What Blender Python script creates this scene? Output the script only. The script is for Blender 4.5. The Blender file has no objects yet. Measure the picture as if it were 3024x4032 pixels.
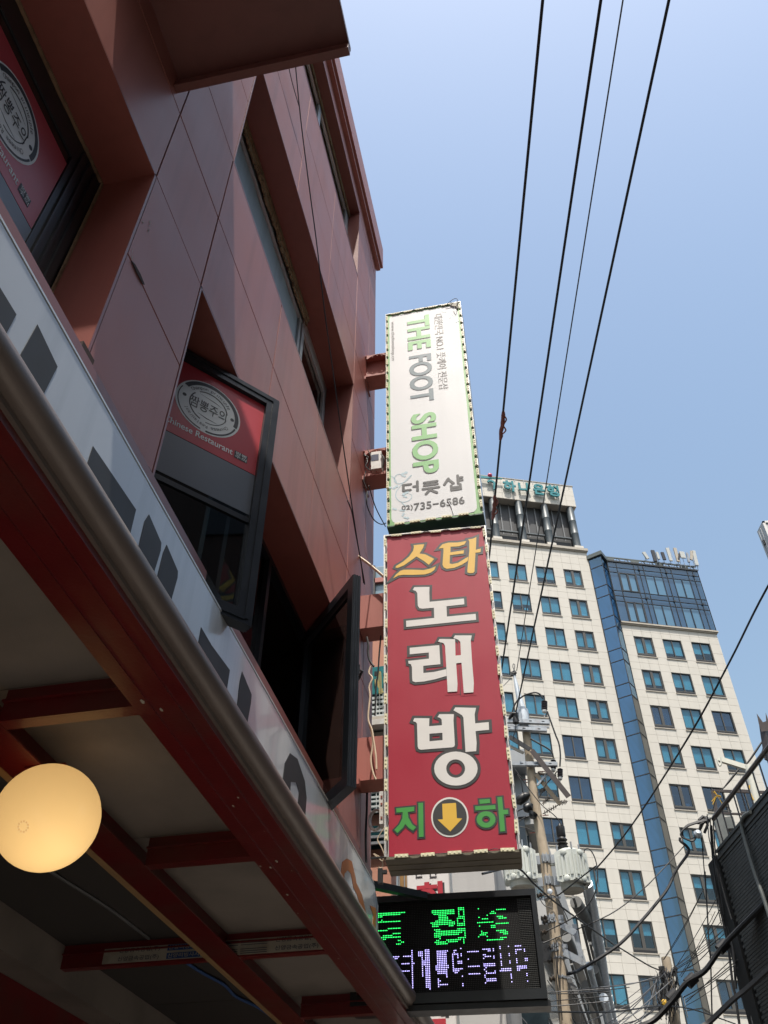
import bpy, math, random
from mathutils import Vector, Matrix
random.seed(7)
S=bpy.context.scene; COL=S.collection
R=math.radians; PI=math.pi
# ---------------------------------------------------------------- camera
FPX=3450.43; PITCH=R(43.417); ROLL=R(-0.123); YAW=R(11.494)
CAM=Vector((0,0,1.6))
fw=Vector((-math.sin(YAW)*math.cos(PITCH),math.cos(YAW)*math.cos(PITCH),math.sin(PITCH)))
r0=Vector((math.cos(YAW),math.sin(YAW),0)); u0=r0.cross(fw)
rt=r0*math.cos(ROLL)+u0*math.sin(ROLL); up=-r0*math.sin(ROLL)+u0*math.cos(ROLL)
cd=bpy.data.cameras.new('camera'); cam=bpy.data.objects.new('camera',cd); COL.objects.link(cam)
M=Matrix((rt,up,-fw)).transposed().to_4x4(); M.translation=CAM; cam.matrix_world=M
cd.sensor_fit='VERTICAL'; cd.sensor_height=24.0; cd.lens=FPX/4032*24.0
cd.clip_start=0.05; cd.clip_end=3000
S.camera=cam
# ---------------------------------------------------------------- sky, sun, exposure
SUN=Vector((0.265,-1.0,2.6)).normalized()
w=bpy.data.worlds.new('World'); S.world=w; w.use_nodes=True
nt=w.node_tree; bg=nt.nodes['Background']; sky=nt.nodes.new('ShaderNodeTexSky'); sky.sky_type='NISHITA'
sky.sun_disc=False; sky.sun_elevation=math.asin(SUN.z); sky.sun_rotation=math.atan2(SUN.x,SUN.y)
sky.altitude=0; sky.air_density=2.0; sky.dust_density=4.4; sky.ozone_density=3.0
nt.links.new(sky.outputs[0],bg.inputs[0]); bg.inputs[1].default_value=0.112
sl=bpy.data.lights.new('sun','SUN'); sl.energy=3.3; sl.angle=R(0.55); sl.color=(1.0,0.945,0.86)
so=bpy.data.objects.new('sun',sl); COL.objects.link(so); so.rotation_euler=SUN.to_track_quat('Z','Y').to_euler(); so.location=(0,0,90)
S.view_settings.view_transform='Standard'; S.view_settings.look='None'; S.view_settings.gamma=1; S.view_settings.exposure=0.75
S.view_settings.use_curve_mapping=False
S.render.engine='CYCLES'
S.cycles.max_bounces=8; S.cycles.transparent_max_bounces=12; S.cycles.caustics_reflective=False; S.cycles.caustics_refractive=False
# ---------------------------------------------------------------- pixel of the photograph -> point in the place, at a known depth
def ray(x,y): return (fw*FPX+rt*(x-1512)-up*(y-2016)).normalized()
def at(x,y,Y=None,X=None,Z=None):
    d=ray(x,y)
    t=(Y/d.y) if Y is not None else (X/d.x) if X is not None else ((Z-1.6)/d.z)
    return CAM+d*t
def onpl(x,y,P0,n):
    d=ray(x,y); return CAM+d*((P0-CAM).dot(n)/d.dot(n))
def zc(c,x,y): return (c[0]+x*c[2],c[1]+y*c[2])
cA=(1900,1850,500/1659);cB=(2300,2100,600/1659);cC=(2500,2600,524/1659);cD=(2200,3500,824/1659);cE=(1900,2600,500/1382)
cF=(1900,3300,500/1511);cG=(2300,2900,724/1659);cI=(1000,700,600/1327);cJ=(1000,1700,600/1327);cK=(1200,2500,500/1229)
cZ8=(1350,3200,850/1659);cQ=(2624,3432,400/1475);cU=(0,0,3024/1659);cQ1=(2624,2900,400/1475);cH=(600,0,900/1659);cZ3=(0,2400,1512/1659)
# ---------------------------------------------------------------- materials
def nd(nt,t,**k):
    n=nt.nodes.new(t)
    for a,b in k.items(): setattr(n,a,b)
    return n
def mat(name,col,rough=0.6,metal=0.0,var=0.12,scale=6.0,bump=0.0,bscale=60.0,streak=0.0,spec=0.5,coat=0.0,dirt=None,dscale=2.0,damt=0.5):
    m=bpy.data.materials.new(name); m.use_nodes=True; t=m.node_tree; b=t.nodes['Principled BSDF']
    b.inputs['Roughness'].default_value=rough; b.inputs['Metallic'].default_value=metal
    b.inputs['Specular IOR Level'].default_value=spec; b.inputs['Coat Weight'].default_value=coat
    geo=nd(t,'ShaderNodeNewGeometry'); mp=nd(t,'ShaderNodeMapping'); t.links.new(geo.outputs['Position'],mp.inputs[0])
    n1=nd(t,'ShaderNodeTexNoise'); n1.inputs['Scale'].default_value=scale; n1.inputs['Detail'].default_value=6
    t.links.new(mp.outputs[0],n1.inputs['Vector'])
    mx=nd(t,'ShaderNodeMix',data_type='RGBA'); mx.inputs['A'].default_value=(*[c*(1-var) for c in col],1); mx.inputs['B'].default_value=(*[min(1,c*(1+var)) for c in col],1)
    t.links.new(n1.outputs['Fac'],mx.inputs['Factor']); out=mx.outputs['Result']
    oi=nd(t,'ShaderNodeObjectInfo'); hs=nd(t,'ShaderNodeHueSaturation'); mr=nd(t,'ShaderNodeMapRange')
    mr.inputs['To Min'].default_value=1-var*.45; mr.inputs['To Max'].default_value=1+var*.45
    t.links.new(oi.outputs['Random'],mr.inputs['Value']); t.links.new(mr.outputs[0],hs.inputs['Value']); t.links.new(out,hs.inputs['Color']); out=hs.outputs[0]
    if streak or dirt:
        m2=nd(t,'ShaderNodeMapping'); m2.inputs['Scale'].default_value=(dscale*6,dscale*6,dscale*.35) if streak else (dscale,)*3
        t.links.new(geo.outputs['Position'],m2.inputs[0])
        n2=nd(t,'ShaderNodeTexNoise'); n2.inputs['Scale'].default_value=1.0; n2.inputs['Detail'].default_value=5; t.links.new(m2.outputs[0],n2.inputs['Vector'])
        cr=nd(t,'ShaderNodeMapRange'); cr.inputs['From Min'].default_value=.48; cr.inputs['From Max'].default_value=.75; cr.inputs['To Max'].default_value=damt if dirt else streak
        t.links.new(n2.outputs['Fac'],cr.inputs['Value'])
        m3=nd(t,'ShaderNodeMix',data_type='RGBA'); m3.inputs['B'].default_value=(*(dirt or [c*.45 for c in col]),1)
        t.links.new(cr.outputs[0],m3.inputs['Factor']); t.links.new(out,m3.inputs['A']); out=m3.outputs['Result']
    t.links.new(out,b.inputs['Base Color'])
    rr=nd(t,'ShaderNodeMapRange'); rr.inputs['To Min'].default_value=max(.03,rough-.1); rr.inputs['To Max'].default_value=min(1,rough+.1)
    t.links.new(n1.outputs['Fac'],rr.inputs['Value']); t.links.new(rr.outputs[0],b.inputs['Roughness'])
    if bump:
        n4=nd(t,'ShaderNodeTexNoise'); n4.inputs['Scale'].default_value=bscale; n4.inputs['Detail'].default_value=4; t.links.new(mp.outputs[0],n4.inputs['Vector'])
        bp=nd(t,'ShaderNodeBump'); bp.inputs['Strength'].default_value=bump; bp.inputs['Distance'].default_value=.01; t.links.new(n4.outputs['Fac'],bp.inputs['Height']); t.links.new(bp.outputs[0],b.inputs['Normal'])
    return m
def emit(name,col,st,base=(.8,.8,.8)):
    m=bpy.data.materials.new(name); m.use_nodes=True; b=m.node_tree.nodes['Principled BSDF']
    b.inputs['Base Color'].default_value=(*base,1); b.inputs['Emission Color'].default_value=(*col,1); b.inputs['Emission Strength'].default_value=st; b.inputs['Roughness'].default_value=.25
    return m
def opal():
    m=bpy.data.materials.new('lit opal globe'); m.use_nodes=True; t=m.node_tree; b=t.nodes['Principled BSDF']
    b.inputs['Base Color'].default_value=(.62,.50,.33,1); b.inputs['Emission Color'].default_value=(1.0,.68,.32,1); b.inputs['Emission Strength'].default_value=.17; b.inputs['Roughness'].default_value=.12
    tr=nd(t,'ShaderNodeBsdfTranslucent'); tr.inputs[0].default_value=(.85,.70,.46,1); mx=nd(t,'ShaderNodeMixShader'); mx.inputs[0].default_value=.55
    t.links.new(b.outputs[0],mx.inputs[1]); t.links.new(tr.outputs[0],mx.inputs[2]); t.links.new(mx.outputs[0],t.nodes['Material Output'].inputs[0]); return m
def glass(name,tint,refl=1.0,f0=1.6,rough=0.02,wave=.004,base=0.0,rcol=(1,1,1)):
    m=bpy.data.materials.new(name); m.use_nodes=True; t=m.node_tree; t.nodes.clear()
    o=nd(t,'ShaderNodeOutputMaterial'); tr=nd(t,'ShaderNodeBsdfTransparent'); tr.inputs[0].default_value=(*tint,1)
    gl=nd(t,'ShaderNodeBsdfGlossy'); gl.inputs['Roughness'].default_value=rough; gl.inputs['Color'].default_value=(refl*rcol[0],refl*rcol[1],refl*rcol[2],1)
    fr=nd(t,'ShaderNodeFresnel'); mx=nd(t,'ShaderNodeMixShader')
    geo=nd(t,'ShaderNodeNewGeometry'); n=nd(t,'ShaderNodeTexNoise'); n.inputs['Scale'].default_value=1.3
    mi=nd(t,'ShaderNodeMapRange'); mi.inputs['To Min'].default_value=f0; mi.inputs['To Max'].default_value=1/f0; t.links.new(geo.outputs['Backfacing'],mi.inputs['Value']); t.links.new(mi.outputs[0],fr.inputs['IOR'])
    t.links.new(geo.outputs['Position'],n.inputs['Vector'])
    bp=nd(t,'ShaderNodeBump'); bp.inputs['Strength'].default_value=.25; bp.inputs['Distance'].default_value=wave; t.links.new(n.outputs['Fac'],bp.inputs['Height']); t.links.new(bp.outputs[0],gl.inputs['Normal'])
    mb_=nd(t,'ShaderNodeMapRange'); mb_.inputs['To Min'].default_value=base; t.links.new(fr.outputs[0],mb_.inputs['Value']); t.links.new(mb_.outputs[0],mx.inputs[0]); t.links.new(tr.outputs[0],mx.inputs[1]); t.links.new(gl.outputs[0],mx.inputs[2]); t.links.new(mx.outputs[0],o.inputs[0])
    return m
CLAD=(.335,.105,.085)
MAT=dict(
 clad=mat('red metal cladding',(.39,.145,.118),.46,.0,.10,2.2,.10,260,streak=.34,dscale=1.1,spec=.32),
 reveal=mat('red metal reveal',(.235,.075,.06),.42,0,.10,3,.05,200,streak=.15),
 awn=mat('shade darkened awning metal',(.15,.055,.048),.45,0,.14,2.5,.08,120,streak=.25,dscale=1.3),  # red metal with the shade under the awning put into its colour
 joint=mat('dark joint',(.035,.018,.016),.9,0,.1),
 rust=mat('old crumbling sealant',(.27,.19,.115),.95,0,.35,30,.6,40,dirt=(.08,.05,.03),dscale=9,damt=.8),
 alu=mat('dark anodised frame',(.016,.020,.026),.33,.2,.2,8,.05,120,streak=.3,dscale=1.5),
 silver=mat('silver window frame',(.50,.52,.53),.35,.6,.1),
 board=mat('blue grey blind board',(.30,.36,.40),.6,0,.08,3,streak=.3),
 dark=mat('dark interior',(.006,.006,.006),.9,0,.1),
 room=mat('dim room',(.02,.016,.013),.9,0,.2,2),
 sred=mat('red window film',(.45,.045,.062),.35,0,.06,4),
 swhite=mat('pale print',(.74,.78,.79),.5,0,.06),
 sgrey=mat('dark print',(.022,.028,.034),.5,0,.1),
 film=mat('blue grey window film',(.085,.105,.135),.38,0,.1,2.5,spec=.7),
 canred=mat('red canopy steel',(.135,.009,.010),.36,0,.18,5,.12,70,dirt=(.10,.035,.025),dscale=2.3,damt=.7,coat=.15),
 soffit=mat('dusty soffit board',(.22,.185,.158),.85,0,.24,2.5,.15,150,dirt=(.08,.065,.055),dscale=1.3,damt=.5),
 darksoff=mat('dark ceiling board',(.045,.038,.034),.9,0,.2,2,.1,90),  # darker board for the ceiling behind the inner beam
 gutter=mat('brown metal gutter',(.17,.135,.118),.40,.15,.12,5,.06,160,streak=.25,dscale=.8),
 fascia=mat('pale sign panel',(.50,.53,.56),.22,0,.06,1.6,.04,20,streak=.30,dscale=1.4,coat=.3),
 flet=mat('charcoal sign letter',(.022,.023,.024),.6,0,.12,4,streak=.2),
 forange=mat('orange sign print',(.42,.135,.03),.4,0,.1),
 timber=mat('raw timber batten',(.34,.20,.085),.8,0,.2,9,.2,60),
 paper=mat('old paper label',(.43,.40,.33),.8,0,.15,9,dirt=(.2,.16,.11),dscale=8,damt=.6),
 ink=mat('navy ink',(.03,.04,.09),.7,0,.2), blue=mat('blue ink',(.02,.07,.22),.7,0,.2),
 black=mat('black plastic',(.012,.012,.013),.42,0,.2,10),
 wire=mat('black cable sheath',(.010,.010,.011),.6,0,.12,2),
 greywire=mat('grey cable sheath',(.10,.10,.10),.55,0,.25,10),
 cream=mat('cream cable sheath',(.62,.50,.36),.55,0,.2,10),
 copper=mat('red brown cable tape',(.22,.055,.035),.6,0,.3,20),
 gwhite=mat('white sign fabric',(.69,.705,.72),.55,0,.03,2,.04,30,streak=.10,dscale=1.0),
 ggreen=mat('green sign border',(.20,.43,.15),.5,0,.06,3),
 lgreen=mat('light green letter',(.20,.48,.17),.5,0,.04), slate=mat('slate blue letter',(.07,.12,.15),.5,0,.05),
 charc=mat('charcoal letter',(.032,.032,.034),.5,0,.08), lgrey=mat('grey thin lettering',(.13,.125,.125),.5,0,.06), vine=mat('pale blue print',(.44,.58,.64),.5,0,.05),
 dgreen=mat('dark green tray',(.008,.045,.018),.5,0,.2,6),
 led=mat('led module resin',(.70,.66,.46),.35,0,.12,20), ledchip=mat('led chip',(.85,.82,.62),.3),
 rvinyl=mat('red sign vinyl',(.375,.027,.050),.40,0,.05,2.4,.05,60,streak=.08,spec=.35),
 yellow=mat('yellow vinyl',(.74,.45,.05),.45,0,.05), vwhite=mat('white vinyl',(.71,.695,.67),.45,0,.05), outl=mat('grey outline vinyl',(.040,.039,.038),.4,0,.06), vgreen=mat('green vinyl',(.05,.30,.05),.45,0,.05),
 olive=mat('grimy sheet metal tray',(.155,.135,.095),.6,.2,.2,6,.1,50,dirt=(.06,.05,.035),dscale=4,damt=.7),
 signal=mat('sign aluminium edge',(.58,.57,.54),.4,.5,.1,8,streak=.3),
 stone=mat('cream stone tile',(.585,.552,.492),.62,0,.06,.9,.08,40,streak=.10,dscale=.35), seam=mat('stone joint',(.30,.265,.22),.9,0,.1),
 ledge=mat('stone ledge',(.42,.38,.32),.7,0,.1,2,streak=.3), tframe=mat('bronze window frame',(.085,.08,.072),.45,.3,.12),
 tblack=mat('black window sill strip',(.012,.012,.013),.5,0,.2), blind=mat('roller blind',(.56,.66,.68),.8,0,.10,1.2,streak=.12), paperw=mat('white paper on glass',(.7,.75,.78),.7),
 ceil=mat('office ceiling light panel',(.6,.62,.6),.6), louv=mat('grey louvre panel',(.055,.057,.06),.55,.2,.12,1), louvp=mat('grey louvre post',(.17,.175,.18),.5,.2,.1), colm=mat('grey metal column',(.085,.10,.108),.45,.1,.08,2), band=mat('grey truss steel',(.10,.115,.11),.5,.3,.15),
 teal=mat('teal sign letter',(.012,.20,.225),.35,0,.06), pink=mat('pink sign ball',(.60,.055,.13),.35), anthra=mat('anthracite mullion',(.045,.048,.05),.4,.4,.1),
 spand=mat('blue spandrel board',(.075,.16,.25),.6,0,.15,.6), sideg=mat('tan oriel side panel',(.125,.118,.10),.5,.2,.1,1.5),
 antw=mat('pale antenna shell',(.48,.49,.47),.5,0,.06), antb=mat('black antenna shell',(.025,.025,.03),.5,0,.1), steel=mat('galvanised steel',(.33,.35,.37),.42,.5,.18,14,.05,80,dirt=(.2,.13,.08),dscale=5,damt=.35),
 conc=mat('pole concrete',(.40,.325,.235),.85,0,.12,7,.25,60,dirt=(.2,.15,.10),dscale=2.2,damt=.5), pwhite=mat('pale pole steel',(.55,.60,.65),.5,.1,.1,8,dirt=(.25,.27,.3),dscale=6,damt=.5),
 tangle=mat('brown steel angle',(.075,.062,.048),.55,.3,.2,8,dirt=(.12,.06,.03),dscale=6,damt=.5), porc=mat('brown porcelain',(.022,.010,.010),.15,0,.2,coat=.5), tank=mat('pale green grey paint',(.56,.58,.53),.4,0,.06,4,streak=.25,dscale=2), tbot=mat('rusty tank bottom',(.45,.43,.36),.6,0,.12,8,dirt=(.16,.08,.04),dscale=5,damt=.6),
 wwall=mat('pale grey plaster',(.46,.45,.43),.8,0,.08,1.2,.15,40,streak=.22,dscale=.5), wshade=mat('grey steel awning',(.30,.31,.32),.6,.2,.12), duct=mat('spiral duct metal',(.50,.53,.56),.38,.55,.1,6,streak=.3), ductg=mat('dull grey duct',(.13,.13,.125),.6,.2,.2), wglass=mat('dark shop glass',(.02,.03,.035),.12,0,.2,coat=.4),
 oppw=mat('brown panel wall',(.11,.085,.075),.7,0,.15,1), brick=mat('charcoal brick',(.034,.035,.033),.62,0,.28,9,.35,60,dirt=(.065,.066,.06),dscale=3,damt=.5), mortar=mat('dark mortar',(.014,.014,.013),.95,0,.2), railm=mat('dark brown railing',(.055,.042,.038),.4,.3,.2,9), dpipe=mat('grey green pipe',(.11,.12,.115),.55,.2,.2,6,dirt=(.2,.2,.19),dscale=4,damt=.5),
 lampw=mat('cream lamp steel',(.66,.64,.55),.45,.1,.08,8), plas=mat('white plastic box',(.66,.65,.62),.5,0,.06,8,dirt=(.35,.3,.22),dscale=5,damt=.5),
 pinkw=mat('pink render',(.56,.27,.19),.85,0,.12,3,.3,50,dirt=(.35,.16,.11),dscale=4,damt=.4), tealg=mat('teal glass wall',(.05,.22,.235),.15,0,.2,2,coat=.3), tealb=mat('dark teal glass',(.012,.05,.058),.12,0,.3,3,coat=.3), gridw=mat('white glazing bar',(.55,.6,.6),.5), neon=mat('yellow tube lettering',(.48,.38,.14),.4), bluew=mat('blue grey cladding',(.33,.40,.46),.35,.1,.1,2), bgl=mat('blue glass pane',(.22,.30,.35),.12,0,.1,coat=.3), wood=mat('amber blind',(.30,.165,.05),.7,0,.3,5),
 asphalt=mat('asphalt',(.05,.05,.052),.9,0,.25,3,.4,90), pave=mat('pavement slabs',(.23,.215,.195),.85,0,.15,2,.2,40), kerb=mat('kerb stone',(.33,.32,.30),.8,0,.1), paintw=mat('road paint',(.7,.69,.66),.7,0,.1),
 ledface=mat('led panel face',(.004,.004,.0045),.9,0,.2), leddot=mat('unlit led lens',(.11,.11,.105),.3,0,.1), housing=mat('black display housing',(.020,.021,.023),.34,.2,.2,4,.03,60),
 green_e=emit('lit green led',(.03,1.0,.16),1.7,(.02,.2,.05)), white_e=emit('lit violet white led',(.50,.44,1.0),1.9,(.3,.3,.4)),
 globe=opal(), ring=emit('globe vent ring',(1.0,.66,.30),.30,(.55,.40,.22)),
 winglass=glass('clear window glass',(.55,.60,.60),.9,1.5), dkglass=glass('dim window glass',(.34,.40,.40),.9,1.55), tglass=glass('teal tower glass',(.54,.77,.85),.95,1.6), tglass2=glass('deep blue tower glass',(.34,.46,.56),.95,1.7,base=.03,rcol=(.8,.9,1)), crown=glass('grey blue crown glass',(.40,.56,.68),.95,1.7,base=.07,rcol=(.75,.9,1)), curtain=glass('blue curtain glass',(.35,.55,.75),.95,1.8,base=.13,rcol=(.6,.85,1.0)),
)
# ---------------------------------------------------------------- mesh building
INV={}
class MB:
    def __init__(s): s.v=[]; s.f=[]
    def add(s,vs,fs):
        b=len(s.v); s.v+= [Vector(p) for p in vs]; s.f+=[tuple(b+i for i in f) for f in fs]; return s
    def quad(s,a,b,c,d): return s.add([a,b,c,d],[(0,1,2,3)])
    def poly(s,p): return s.add(p,[tuple(range(len(p)))])
    def box(s,x0,x1,y0,y1,z0,z1):
        return s.obox(Vector(((x0+x1)/2,(y0+y1)/2,(z0+z1)/2)),Vector((abs(x1-x0)/2,0,0)),Vector((0,abs(y1-y0)/2,0)),Vector((0,0,abs(z1-z0)/2)))
    def obox(s,c,a,b,d):
        c,a,b,d=map(Vector,(c,a,b,d))
        p=[c-a-b-d,c+a-b-d,c+a+b-d,c-a+b-d,c-a-b+d,c+a-b+d,c+a+b+d,c-a+b+d]
        return s.add(p,[(0,3,2,1),(4,5,6,7),(0,1,5,4),(1,2,6,5),(2,3,7,6),(3,0,4,7)])
    def beam(s,p,q,w,h,upv=(0,0,1)):
        p,q=Vector(p),Vector(q); d=(q-p); L=d.length; d.normalize(); upv=Vector(upv)
        sx=d.cross(upv)
        if sx.length<1e-4: sx=d.cross(Vector((1,0,0)))
        sx.normalize(); uz=sx.cross(d)
        return s.obox((p+q)/2,sx*w/2,d*L/2,uz*h/2)
    def ring(s,c,d,r,n):
        d=Vector(d).normalized(); a=d.cross(Vector((0,0,1)))
        if a.length<1e-3: a=d.cross(Vector((1,0,0)))
        a.normalize(); b=d.cross(a)
        return [Vector(c)+a*(r*math.cos(2*PI*i/n))+b*(r*math.sin(2*PI*i/n)) for i in range(n)]
    def tube(s,pts,r,n=6,caps=True):
        pts=[Vector(p) for p in pts]; b=len(s.v); m=len(pts)
        a=None
        for i,p in enumerate(pts):
            d=(pts[min(i+1,m-1)]-pts[max(i-1,0)])
            if d.length<1e-9: d=Vector((0,0,1))
            d.normalize()
            if a is None:
                a=d.cross(Vector((0,0,1)))
                if a.length<.2: a=d.cross(Vector((1,0,0)))
            else: a=a-d*a.dot(d)
            if a.length<1e-6: a=d.cross(Vector((0.3,1,0.2)))
            a.normalize(); b2=d.cross(a)
            rr=r[i] if isinstance(r,(list,tuple)) else r
            s.v+=[p+a*(rr*math.cos(2*PI*k/n))+b2*(rr*math.sin(2*PI*k/n)) for k in range(n)]
        for i in range(m-1):
            for k in range(n):
                s.f.append((b+i*n+k,b+i*n+(k+1)%n,b+(i+1)*n+(k+1)%n,b+(i+1)*n+k))
        if caps: s.f.append(tuple(b+k for k in range(n))[::-1]); s.f.append(tuple(b+(m-1)*n+k for k in range(n)))
        return s
    def lathe(s,c,prof,n=20,axis=(0,0,1)):
        ax=Vector(axis).normalized(); a=ax.cross(Vector((1,0,0)))
        if a.length<1e-3: a=ax.cross(Vector((0,1,0)))
        a.normalize(); e=ax.cross(a); b=len(s.v); c=Vector(c)
        for r,z in prof:
            for i in range(n): s.v.append(c+ax*z+a*(r*math.cos(2*PI*i/n))+e*(r*math.sin(2*PI*i/n)))
        for j in range(len(prof)-1):
            for k in range(n): s.f.append((b+j*n+k,b+j*n+(k+1)%n,b+(j+1)*n+(k+1)%n,b+(j+1)*n+k))
        if prof[0][0]>1e-4: s.f.append(tuple(b+k for k in range(n))[::-1])
        if prof[-1][0]>1e-4: s.f.append(tuple(b+(len(prof)-1)*n+k for k in range(n)))
        return s
    def prism(s,poly,O,u,v,n,t):
        m=len(poly); b=len(s.v); O,u,v,n=map(Vector,(O,u,v,n))
        for k in (0,1):
            for p in poly: s.v.append(O+u*p[0]+v*p[1]+n*(t*k))
        s.f.append(tuple(b+i for i in range(m))[::-1]); s.f.append(tuple(b+m+i for i in range(m)))
        for i in range(m): s.f.append((b+i,b+(i+1)%m,b+m+(i+1)%m,b+m+i))
        return s
    def mesh(s,name,m,inv=None):
        vs=[inv@p for p in s.v] if inv is not None else s.v
        me=bpy.data.meshes.new(name); me.from_pydata([tuple(p) for p in vs],[],s.f); me.materials.append(MAT[m] if isinstance(m,str) else m); me.update(); return me
    def build(s,name,m,parent=None,smooth=False,label=None,kind=None,angle=40):
        inv=INV.get(parent.name) if parent else None
        me=s.mesh(name,m,inv)
        o=bpy.data.objects.new(name,me); COL.objects.link(o)
        if parent: o.parent=parent; INV[o.name]=inv if inv is not None else Matrix()
        if smooth:
            me.polygons.foreach_set('use_smooth',[True]*len(me.polygons))
            try: me.set_sharp_from_angle(angle=R(angle))
            except Exception: pass
        if label: o['label']=label
        if kind: o['kind']=kind
        return o
def tag(o,label,cat,group=None):
    o['label']=label; o['category']=cat
    if group: o['group']=group
    return o
def thing(name,label,cat,loc,rz=0.0,group=None):
    o=bpy.data.objects.new(name,None); o.empty_display_size=.2; COL.objects.link(o); o.location=loc; o.rotation_euler=(0,0,rz)
    INV[o.name]=(Matrix.Translation(Vector(loc))@Matrix.Rotation(rz,4,'Z')).inverted()
    return tag(o,label,cat,group)
def inst(me,name,parent,loc=(0,0,0),rz=0):
    o=bpy.data.objects.new(name,me); COL.objects.link(o); o.parent=parent; o.location=loc; o.rotation_euler=(0,0,rz); return o
def struct(o): o['kind']='structure'; return o
def from_curve(c):
    o=bpy.data.objects.new('tmp',c); COL.objects.link(o); bpy.context.view_layer.update()
    dg=bpy.context.evaluated_depsgraph_get(); me=bpy.data.meshes.new_from_object(o.evaluated_get(dg))
    bpy.data.objects.remove(o); bpy.data.curves.remove(c)
    vs=[v.co.copy() for v in me.vertices]; fs=[tuple(p.vertices) for p in me.polygons]; bpy.data.meshes.remove(me); return vs,fs
def flat(polys,O,u,v,n,off=0.0,ext=0.0015,lift=0.0):
    c=bpy.data.curves.new('t','CURVE'); c.dimensions='2D'; c.fill_mode='BOTH'; c.offset=off; c.extrude=ext
    for p in polys:
        sp=c.splines.new('POLY'); sp.points.add(len(p)-1); sp.use_cyclic_u=True
        for i,q in enumerate(p): sp.points[i].co=(q[0],q[1],0,1)
    vs,fs=from_curve(c); O,u,v,n=map(Vector,(O,u,v,n))
    mb=MB(); mb.add([O+u*a.x+v*a.y+n*(a.z+ext+lift) for a in vs],fs); return mb
def text(body,box,O,u,v,n,off=0.0,ext=0.0015,lift=0.0,rot=False,keep=False):
    """lettering fitted into box (u0,v0,u1,v1); rot: reads downwards"""
    c=bpy.data.curves.new('t','FONT'); c.body=body; c.offset=off; c.resolution_u=4
    vs,fs=from_curve(c)
    x0=min(a.x for a in vs);x1=max(a.x for a in vs);y0=min(a.y for a in vs);y1=max(a.y for a in vs)
    O,u,v,n=map(Vector,(O,u,v,n)); mb=MB(); W=box[2]-box[0]; H=box[3]-box[1]; out=[]
    for a in vs:
        s_=(a.x-x0)/(x1-x0); t_=(a.y-y0)/(y1-y0)
        if rot: p=(box[0]+t_*W, box[3]-s_*H)
        else: p=(box[0]+s_*W, box[1]+t_*H)
        out.append(O+u*p[0]+v*p[1]+n*(lift+ext))
    mb.add(out,fs); return mb
def merge(*mbs):
    m=MB()
    for q in mbs: m.add(q.v,q.f)
    return m
def smoothpts(p,k=6):
    p=[Vector(a) for a in p]
    if len(p)<3: return p
    out=[]
    for i in range(len(p)-1):
        a=p[max(i-1,0)];b=p[i];c=p[i+1];d=p[min(i+2,len(p)-1)]
        for j in range(k):
            t=j/k; out.append(.5*((2*b)+(c-a)*t+(2*a-5*b+4*c-d)*t*t+(3*b-a-3*c+d)*t**3))
    out.append(p[-1]); return out
def wire(name,label,pts,r,m='wire',cat='cable',group=None,sm=True,n=6):
    q=[at(*p[:2],Y=p[2]) if not isinstance(p,Vector) else p for p in pts]
    if sm: q=smoothpts(q)
    o=MB().tube(q,r,n).build(name,m,None,smooth=True); return tag(o,label,cat,group)
def arc(cx,cy,r,a0,a1,n=24): return [(cx+r*math.cos(a0+(a1-a0)*i/n),cy+r*math.sin(a0+(a1-a0)*i/n)) for i in range(n+1)]
EX,EY,EZ=Vector((1,0,0)),Vector((0,1,0)),Vector((0,0,1))

# ================================================================= ground
struct(MB().quad((-900,-900,0),(900,-900,0),(900,900,0),(-900,900,0)).build('ground','asphalt'))
struct(MB().quad((1.0,-40,.004),(6.5,-40,.004),(3.2,60,.004),(-1.0,60,.004)).build('road','asphalt'))
struct(MB().box(-1.45,.9,-40,60,0,.12).build('pavement','pave'))
struct(MB().box(.9,1.05,-40,60,0,.13).build('kerb','kerb'))
# ================================================================= red clad building (left)
FX=-1.6; FB=-1.91
bld=thing('red_building','red metal clad building with recessed windows filling the left side','building',(FX,0,0))
Ys=[-4.2,-3.0,-1.8,-.6,.65,1.86,2.53,3.74,4.91,6.13,6.86,7.27]; Zs=[4.49,5.30,6.07,6.86,7.69,8.69,9.61,10.29,10.98,11.95,12.73,13.62,14.05]
WIN=[(-1.8,1.86,4.49,6.07),(2.53,6.13,4.49,6.07),(2.53,6.13,7.69,9.61),(2.53,6.13,11.95,13.62)]
def inwin(y0,y1,z0,z1):
    return any(a-.01<=y0 and y1<=b+.01 and c-.01<=z0 and z1<=d+.01 for a,b,c,d in WIN)
J=.006
cells=[]
for i in range(len(Ys)-1):
    for k in range(len(Zs)-1):
        y0,y1,z0,z1=Ys[i],Ys[i+1],Zs[k],Zs[k+1]
        if not inwin(y0,y1,z0,z1): cells.append((y0,y1,z0,z1))
# join pairs that the photograph shows as one taller panel
for y0,y1,z0,z1 in cells:
    w_=random.uniform(-.0012,.0012)
    mb=MB().box(FX-.035+w_,FX+w_,y0+J,y1-J,z0+J,z1-J)
    mb.build('cladding_panel','clad',bld)
bk=MB()
for i in range(len(Ys)-1):
    for k in range(len(Zs)-1):
        y0,y1,z0,z1=Ys[i],Ys[i+1],Zs[k],Zs[k+1]
        if not inwin(y0,y1,z0,z1): bk.box(FX-.09,FX-.034,y0,y1,z0,z1)
bk.box(-9,FX-.09,7.20,7.27,3.8,14.05).box(-9,FX-.09,-4.2,7.2,13.95,14.05)
bk.build('backing_wall','joint',bld)
MB().box(-1.70,-1.50,-4.2,7.34,14.05,14.62).box(-1.60,-1.535,-4.2,7.30,13.93,14.045).build('parapet_coping','clad',bld)
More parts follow.
